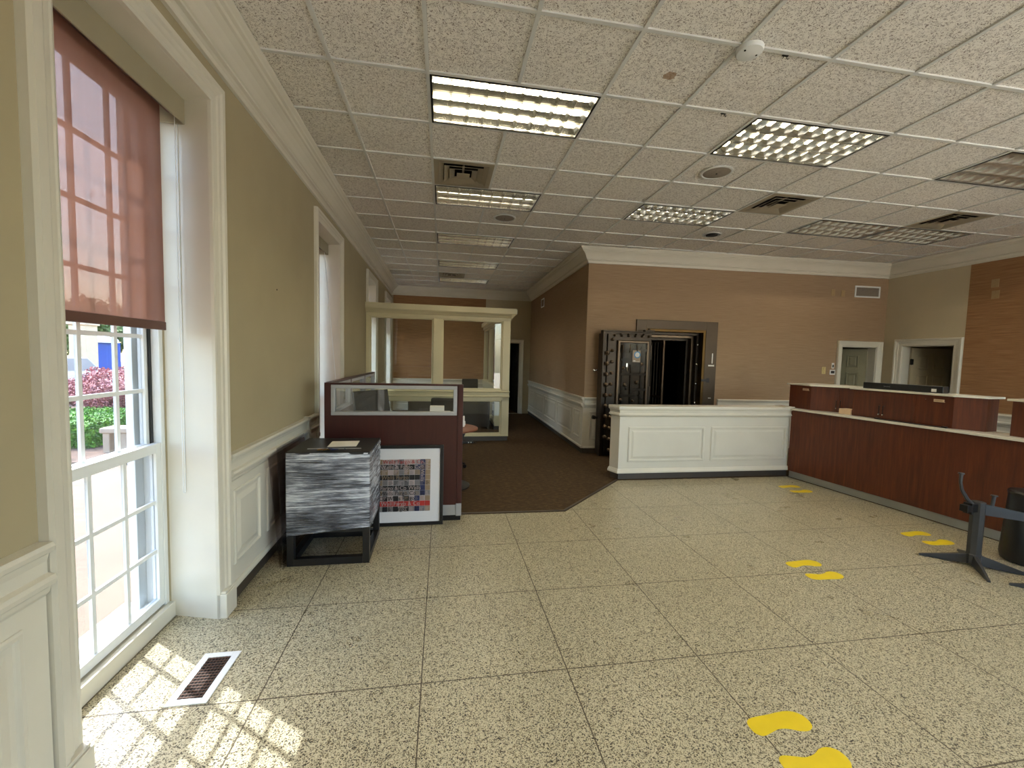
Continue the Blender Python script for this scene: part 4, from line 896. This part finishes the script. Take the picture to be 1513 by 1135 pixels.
# inner day gate, standing open on the left inside the opening
t = thing('day_gate', 'narrow polished inner gate standing open inside the vault doorway', 'gate', VW.at(V0 + .36, .02, .008), VW.rot + math.radians(99))
b = MB(); 
b.box(0, .03, -.015, .015, 0, 2.0); b.box(.5, .53, -.015, .015, 0, 2.0)
for z in (0, .98, 1.97): b.box(.03, .50, -.015, .015, z, z + .03)
obj('gate_frame', b, M['vaultedge'], parent=t, bevel=.004)
b = MB(); b.box(-.006, 0, -.014, .014, .02, 1.98); obj('gate_edge', b, M['vaultedge'], parent=t, bevel=.002)
for k in range(5): x = .09 + k * .088; b = MB(); b.tube([(x, 0, .03), (x, 0, 1.97)], .006, 8); obj('gate_bar', b, M['vault'], parent=t, smooth=True)
# the round-the-clock thick door, swung open nearly flat to the wall; local -y faces the viewer
DA = Vector((2.600, 6.610)); DB = Vector((3.50, 6.66)); ang = math.atan2((DB - DA).y, (DB - DA).x); DW = (DB - DA).length; DH = 2.10
t = thing('vault_door', 'massive dark bronze vault door swung open, its inner side full of bolts', 'vault door', (DA.x, DA.y, .03), ang)
b = MB(); b.box(0, DW, .035, .10, 0, DH); slab = obj('outer_flange', b, M['vault'], parent=t, bevel=.004)
b = MB(); b.box(.09, DW - .03, 0, .035, .06, DH - .06); b.box(.0, .022, -.006, .035, 0, DH); b.box(0, DW, -.006, .035, DH - .022, DH); obj('door_slab', b, M['vault'], parent=t, bevel=.004)
b = MB(); b.box(.0, .76 * DW, .10, .18, .05, DH - .05); obj('back_slab', b, M['vault'], parent=t, bevel=.01)
ix0, ix1, iz0, iz1 = .25, DW - .08, .14, DH - .16
b = MB(); b.rings([(0, 0), (0, .035), (.012, .045), (.035, .045), (.045, .03), (.045, 0)], ix0, ix1, iz0, iz1); obj('mechanism_frame', b, M['vaultedge'], parent=t)
b = MB(); b.box(ix0 + .045, ix1 - .045, -.004, 0, iz0 + .045, iz1 - .045); obj('mechanism_plate', b, M['vaultframe'], parent=t)
b = MB(); rr = random.Random(3)
for (x, z0, z1) in ((.36, .3, 1.85), (.52, .3, 1.5), (.70, .3, 1.85)): b.box(x - .018, x + .018, -.03, -.012, z0, z1)
for (z, x0, x1) in ((.42, .31, .78), (.62, .31, .6), (.80, .34, .78), (1.02, .31, .60), (1.12, .50, .78), (1.38, .31, .78), (1.62, .31, .50), (1.78, .31, .78)): b.box(x0, x1, -.042, -.024, z - .022, z + .022)
for k in range(22): x, z = rr.uniform(.33, .72), rr.uniform(.3, 1.8); a, c = rr.uniform(.02, .05), rr.uniform(.015, .04); b.box(x, x + a, -.045, -.012, z, z + c)
obj('lock_work', b, M['vault'], parent=t, bevel=.003)
b = MB()
for (x, z, r) in ((.34, .95, .03), (.40, 1.2, .035), (.62, 1.24, .03), (.55, .93, .025), (.36, 1.48, .028), (.70, 1.55, .03), (.45, .7, .03), (.70, .75, .028)):
    q = MB(); q.lathe([(r, 0), (r, .02), (r * .6, .028), (r * .3, .045), (.002, .045)], n=14, M=Matrix.Rotation(PI / 2, 4, 'X')); b.add([(a + x, c - .03, e + z) for a, c, e in q.v], q.f)
obj('tumbler', b, M['vaultedge'], parent=t, smooth=True)
b = MB(); b.box(.405, .43, -.055, -.03, 1.50, 1.56); b.tube([(.42, -.055, 1.50), (.425, -.06, 1.42)], .008, 8); obj('key_lock', b, M['chrome'], parent=t)
def stud(x, z, r=.024, nm='bolt'):
    b = MB(); b.lathe([(r * 1.25, 0), (r * 1.25, .010), (r, .014), (r, .040), (r * .6, .050), (.002, .052)], n=14, M=Matrix.Rotation(PI / 2, 4, 'X')); b.v = [(a + x, c, e + z) for a, c, e in b.v]; obj(nm, b, M['vaultedge'], parent=t, smooth=True)
for k in range(11): stud(.165, .10 + k * .185 + (.0), .024)
for k in range(9): stud(.085, .32 + k * .175, .028)
for k in range(6): stud(.20 + k * .125, DH - .085, .016)
for k in range(4): stud(.30 + k * .14, DH - .055, .010)
for x in (.34, .47, .60):
    b = MB(); b.tube([(x, -.03, DH - .24), (x, -.05, DH - .28), (x, -.05, DH - .33), (x, -.03, DH - .36)], .011, 8); obj('coil_spring', b, M['vaultedge'], parent=t, smooth=True)
b = MB(); b.box(ix0 + .045, ix1 - .045, -.050, -.047, iz0 + .045, iz1 - .045); obj('cover_glass', b, M['cover'], parent=t)
b = MB(); b.box(.515, .66, -.052, -.0505, 1.58, 1.78); st = obj('door_poster', b, M['ptan'], parent=t)
b = MB(); q = MB(); q.lathe([(.058, 0), (.058, .001), (.001, .001)], n=28, M=Matrix.Rotation(PI / 2, 4, 'X')); b.add([(a + .60, c - .052, e + 1.705) for a, c, e in q.v], q.f); obj('poster_disc', b, M['blue'], parent=st)
b = MB(); q = MB(); q.lathe([(.040, 0), (.040, .001), (.030, .001), (.030, 0)], n=28, M=Matrix.Rotation(PI / 2, 4, 'X')); b.add([(a + .60, c - .0532, e + 1.705) for a, c, e in q.v], q.f); b.box(.53, .57, -.0535, -.053, 1.60, 1.612); b.box(.53, .64, -.0535, -.053, 1.59, 1.594); obj('poster_ring', b, M['paper'], parent=st)
b = MB(); b.tube([(.0, .12, 1.43), (-.075, .12, 1.43)], .012, 10); b.sphere((-.085, .12, 1.43), .026); obj('spindle_knob', b, M['chrome'], parent=t, smooth=True)
b = MB(); b.tube([(.0, .12, .63), (-.06, .12, .63)], .022, 10); b.tube([(-.04, .12, .63), (-.085, .12, .64)], .032, 12); obj('wheel_handle', b, M['darkmetal'], parent=t, smooth=True)
b = MB()
for z in (.35, 1.05, 1.75): b.tube([(DW - .02, .02, z - .12), (DW - .02, .02, z + .12)], .03, 14); b.box(DW - .1, DW - .0, .03, .09, z - .06, z + .06)
b.box(DW - .16, DW + .02, -.03, .05, DH + .0, DH + .025); b.sphere((DW - .08, -.01, DH + .03), .022); obj('hinge', b, M['vault'], parent=t, smooth=True)

# ---------------------------------------------------------------- small wall fixtures
def grille(name, label, F, x, z, w, h, mat=None):
    t = thing(name, label, 'air vent', F.at(x, 0, z), F.rot, 'wall air grilles'); b = MB(); b.rings([(0, 0), (0, .008), (.022, .012), (.028, 0)], -w / 2, w / 2, -h / 2, h / 2); obj('frame', b, M['white'], parent=t)
    b = MB(); n = 9
    for k in range(n): zz = -h / 2 + .028 + (h - .056) * (k + .5) / n; b.add([(-w / 2 + .02, -.008, zz - .008), (w / 2 - .02, -.008, zz - .008), (w / 2 - .02, -.001, zz + .008), (-w / 2 + .02, -.001, zz + .008)], [(0, 1, 2, 3)])
    obj('louvers', b, M['speaker'], parent=t)
grille('wall_grille', 'white framed air grille high on the vault wall above the first door', VW, 5.30, 3.01, .52, .21)
grille('wall_grille', 'small air grille high on the corridor wall beside the far corner', HW, 1.55, 3.03, .34, .22)
def plate(label, F, x, z, w=.075, h=.115, mat=None, name='wall_plate', toggles=1, cat='wall plate', group='blank wall plates'):
    t = thing(name, label, cat, F.at(x, -.004, z), F.rot, group); b = MB(); b.box(-w / 2, w / 2, -.006, 0, -h / 2, h / 2); obj('plate', b, mat or M['tan'], parent=t, bevel=.002)
    b = MB()
    for zz in (-h * .36, h * .36): b.lathe([(.003, 0), (.003, .0015)], c=(0, -.006, zz), n=8, M=Matrix.Rotation(PI / 2, 4, 'X'))
    obj('screw', b, M['brass'], parent=t)
    return t
plate('tan blank plate high on the vault wall, left of its twin beside the air grille', VW, 4.60, 2.97); plate('tan blank plate high on the vault wall, nearest the air grille', VW, 4.80, 2.96)
plate('upper tan blank plate high on the brown papered right wall', RW, 1.55, 2.93, .09, .12); plate('lower tan blank plate high on the brown papered right wall', RW, 1.565, 2.76, .09, .12)
t = plate('ivory double light switch plate left of the first door', VW, 4.52, 1.545, .075, .13, M['ivory'], 'light_switch', cat='light switch', group=None)
b = MB(); b.box(-.015, .015, -.016, -.006, .015, .045); b.box(-.015, .015, -.016, -.006, -.045, -.015); obj('toggle', b, M['ivory'], parent=t)
t = plate('small white intercom panel above the thermostat', VW, 4.70, 1.635, .05, .10, M['white'], 'wall_intercom', cat='intercom', group=None); b = MB(); b.box(-.014, .014, -.009, -.006, -.03, .02); obj('display', b, M['pblack'], parent=t)
t = plate('square white thermostat with dark screen beside the first door', VW, 4.70, 1.515, .11, .09, M['white'], 'thermostat', cat='thermostat', group=None); b = MB(); b.box(-.035, .035, -.009, -.006, -.022, .026); obj('display', b, M['pblack'], parent=t)
b = MB(); b.lathe([(.006, 0), (.006, .003)], n=8, M=Matrix.Rotation(PI / 2, 4, 'X')); o = obj('wall_anchor', b, M['ventdark'], loc=LW.at(3.73 + LO, -.001, 2.14), rot=LW.rot); tag(o, 'tiny dark screw anchor in the middle of the bare left wall', 'screw')

# ---------------------------------------------------------------- outdoors
b = MB(); b.box(-60, -1.85, -30, 60, -.3, -.15); struct('ground', b, M['concrete'])
b = MB(); b.box(-1.85, 40, -30, YB - .25, -.3, -.15); b.box(8.45, 40, YB - .25, 40, -.3, -.15); struct('ground_bounce', b, simple('pale_bounce_ground', srgb(226, 212, 188), .9, var=.05, scale=2))  # unseen pale ground, added to bounce daylight onto the ceiling
b = MB(); b.box(-16, -4.6, 7.2, 15.5, -.15, -.10); struct('planting_bed', b, M['mulch'])
def foliage(name, label, cat, loc, sx, sy, sz, n, leafs, mat, box=True, core=.8, seed=1, trunk=0, group=None):
    rr = random.Random(seed); t = thing(name, label, cat, loc, 0, group); b = MB()
    for _ in range(n):
        while 1:
            p = Vector((rr.uniform(-1, 1), rr.uniform(-1, 1), rr.uniform(-1, 1)))
            if box:
                k = max(abs(p.x), abs(p.y), abs(p.z))
            else:
                k = p.length
            if 0.2 < k <= 1: break
        p = p / k * rr.uniform(core, 1.06)
        if not box: p *= 1 + .16 * math.sin(p.x * 7 + seed) * math.cos(p.y * 6 + p.z * 5)
        c = Vector((p.x * sx, p.y * sy, (p.z + 1) * sz + trunk)); a = Vector((rr.gauss(0, 1), rr.gauss(0, 1), rr.gauss(0, 1))).normalized(); e = a.orthogonal().normalized(); s = leafs * rr.uniform(.6, 1.3)
        b.add([c - a * s, c + e * s * .5, c + a * s, c - e * s * .5], [(0, 1, 2, 3)])
    obj('foliage', b, mat, parent=t, fixn=False)
    b = MB(); k = core * .94
    if box: b.box(-sx * k, sx * k, -sy * k, sy * k, .02, 2 * sz * k)
    else: b.lathe([(max(.001, math.sin(PI * i / 10)) * k, -math.cos(PI * i / 10) * k) for i in range(11)], n=16); b.v = [(x * sx, y * sy, (z + 1) * sz + trunk) for x, y, z in b.v]
    obj('inner_growth', b, mat, parent=t)
    if trunk or not box: b = MB(); b.tube([(0, 0, 0), (0.02, 0, trunk + sz * .7)], [.06 + .05 * trunk, .04], 8); obj('trunk', b, M['bark'], parent=t)
    return t
foliage('clipped_hedge', 'bright green clipped hedge outside the nearest window', 'hedge', (-6.75, 9.15, -.12), .85, .95, .24, 14000, .024, M['hedge'], True, .9, 1)
foliage('plum_shrub', 'purple leaved shrub behind the green hedge outside', 'shrub', (-8.35, 13.1, -.12), 1.35, 1.5, .60, 16000, .034, M['plum'], False, .8, 2, group='purple shrubs outside')
foliage('plum_shrub', 'second purple leaved shrub at the left, in front of the parked car', 'shrub', (-10.35, 12.2, -.12), .55, .6, .32, 6000, .06, M['plum'], False, .8, 5, group='purple shrubs outside')
t = thing('stone_bench', 'low weathered stone bench beside the hedge outside', 'bench', (-5.33, 7.98, -.12)); b = MB(); b.box(-.21, .21, -.16, .16, .34, .43); obj('seat', b, M['bench'], parent=t, bevel=.02)
for s in (-1, 1): b = MB(); b.box(s * .13 - .05, s * .13 + .05, -.13, .13, 0, .34); obj('leg', b, M['bench'], parent=t, bevel=.01)
for k, (x, y, h, s) in enumerate(((-24.5, 42, 6, 2.6), (-30.2, 42, 6, 2.7), (-18.8, 43, 6, 2.6), (-37.2, 42.5, 6, 2.8))):
    foliage('leafy_tree', ['pale green tree beyond the parking area, straight behind the blue cabin', 'pale green tree beyond the parked car', 'pale green tree at the right of the outside view', 'pale green tree farthest left outside'][k], 'tree', (x, y, -.15), s, s, s * .9, 7000, .16, M['tree'], False, .75, 10 + k, 1.0, 'trees outside')
# car
t = thing('parked_car', 'dark teal car parked beyond the purple shrubs', 'car', (-12.6, 15.9, -.15), math.radians(155)); prof = [(-2.2, .35), (-2.25, .75), (-1.9, .92), (-1.0, 1.0), (-.35, 1.42), (.9, 1.45), (1.7, 1.05), (2.15, .95), (2.2, .4)]
b = MB(); P = [(x, z) for x, z in prof]; q = MB(); q.prism(P[::-1], -.85, .85); b.add([(x, z, y) for x, y, z in q.v], q.f); obj('body', b, M['carpaint'], parent=t, bevel=.06)
b = MB(); q = MB(); q.prism([(-.85, 1.02), (-.32, 1.36), (.85, 1.39), (1.45, 1.05)], -.86, .86); b.add([(x, z, y) for x, y, z in q.v], q.f); obj('side_window', b, M['black'], parent=t)
for x in (-1.4, 1.4):
    for s in (-1, 1): b = MB(); b.tube([(x, s * .68, .33), (x, s * .88, .33)], .33, 24); wh = obj('wheel', b, M['tyre'], parent=t, smooth=True); b = MB(); b.tube([(x, s * .86, .33), (x, s * .89, .33)], .2, 20); obj('hubcap', b, M['alu'], parent=wh)
t = thing('site_cabin', 'blue and white cabin standing beyond the shrubs', 'cabin', (-24.3, 34.4, -.15), math.radians(-20)); b = MB(); b.box(-.9, .9, -.9, .9, 0, 2.1); obj('body', b, M['bluebox'], parent=t, bevel=.03); b = MB(); b.lathe([(1.25, 2.1), (1.15, 2.35), (.5, 2.6), (.01, 2.65)], n=24); obj('roof', b, M['white'], parent=t, smooth=True)
t = thing('gate_pillar', 'cream masonry pillar beyond the parked car', 'pillar', (-20.2, 27.7, -.15)); b = MB(); b.box(-.42, .42, -.42, .42, 0, 3.0); obj('shaft', b, M['stucco'], parent=t, bevel=.02); b = MB(); b.box(-.5, .5, -.5, .5, 3.0, 3.2); obj('cap', b, M['stucco'], parent=t, bevel=.02)

# ---------------------------------------------------------------- light
sun = bpy.data.lights.new('sun', 'SUN'); sun.energy = 7.5; sun.angle = math.radians(.6); sun.color = (1, .98, .96)
so = bpy.data.objects.new('sun', sun); COL.objects.link(so); dv_ = Vector((.467, -.338, -.817)); so.rotation_euler = dv_.to_track_quat('-Z', 'Y').to_euler(); so.location = (-20, 15, 30)
wd = bpy.data.worlds.new('world'); sc.world = wd; wd.use_nodes = True; nt = wd.node_tree; nt.nodes.clear()
sky = nt.nodes.new('ShaderNodeTexSky'); sky.sky_type = 'NISHITA'; sky.sun_disc = False; sky.sun_elevation = math.radians(54.8); sky.sun_rotation = math.radians(-54); sky.air_density = 1.2; sky.dust_density = 2.0
bg = nt.nodes.new('ShaderNodeBackground'); bg.inputs['Strength'].default_value = .92; ow = nt.nodes.new('ShaderNodeOutputWorld'); nt.links.new(sky.outputs[0], bg.inputs[0]); nt.links.new(bg.outputs[0], ow.inputs[0])
def portal(loc, rot, sx, sy):
    l = bpy.data.lights.new('window_portal', 'AREA'); l.shape = 'RECTANGLE'; l.size = sx; l.size_y = sy; l.cycles.is_portal = True
    o = bpy.data.objects.new('window_portal', l); COL.objects.link(o); o.location = loc; o.rotation_euler = rot
for a, _, c in WINS: portal(LW.at((a + c) / 2 + LO, .57, 1.6), (PI / 2, 0, -PI / 2), c - a, 3.0)
portal((8.14 + .25, -.99, 1.95), (PI / 2, 0, PI / 2), 2.7, 2.3); portal((8.14 - 2.82, YB - .25, 1.6), (PI / 2, 0, 0), 4.9, 3.2)

# ---------------------------------------------------------------- camera
f, yaw, pit, rol = 620.7, .1648, .0632, .0254
cy, sy, cp, sp, cr, sr = math.cos(yaw), math.sin(yaw), math.cos(pit), math.sin(pit), math.cos(rol), math.sin(rol)
fw = Vector((sy * cp, cy * cp, -sp)); rt = Vector((cy, -sy, 0)); up = rt.cross(fw); r2 = rt * cr + up * sr; u2 = -rt * sr + up * cr
cam = bpy.data.cameras.new('camera'); co = bpy.data.objects.new('camera', cam); COL.objects.link(co); cam.sensor_fit = 'HORIZONTAL'; cam.sensor_width = 36; cam.lens = f * 36 / 1513; cam.clip_start = .02; cam.clip_end = 300
mm = Matrix(((r2.x, u2.x, -fw.x, 0), (r2.y, u2.y, -fw.y, 0), (r2.z, u2.z, -fw.z, 1.639), (0, 0, 0, 1))); co.matrix_world = mm
sc.camera = co
sc.view_settings.view_transform = 'Standard'; sc.view_settings.look = 'None'; sc.view_settings.gamma = 1; sc.view_settings.exposure = 1.0; sc.view_settings.use_curve_mapping = False
cy_ = sc.cycles; cy_.max_bounces = 10; cy_.diffuse_bounces = 6; cy_.glossy_bounces = 4; cy_.transmission_bounces = 6; cy_.transparent_max_bounces = 16; cy_.caustics_reflective = False; cy_.caustics_refractive = False; cy_.sample_clamp_indirect = 4; cy_.use_denoising = True; cy_.use_light_tree = True
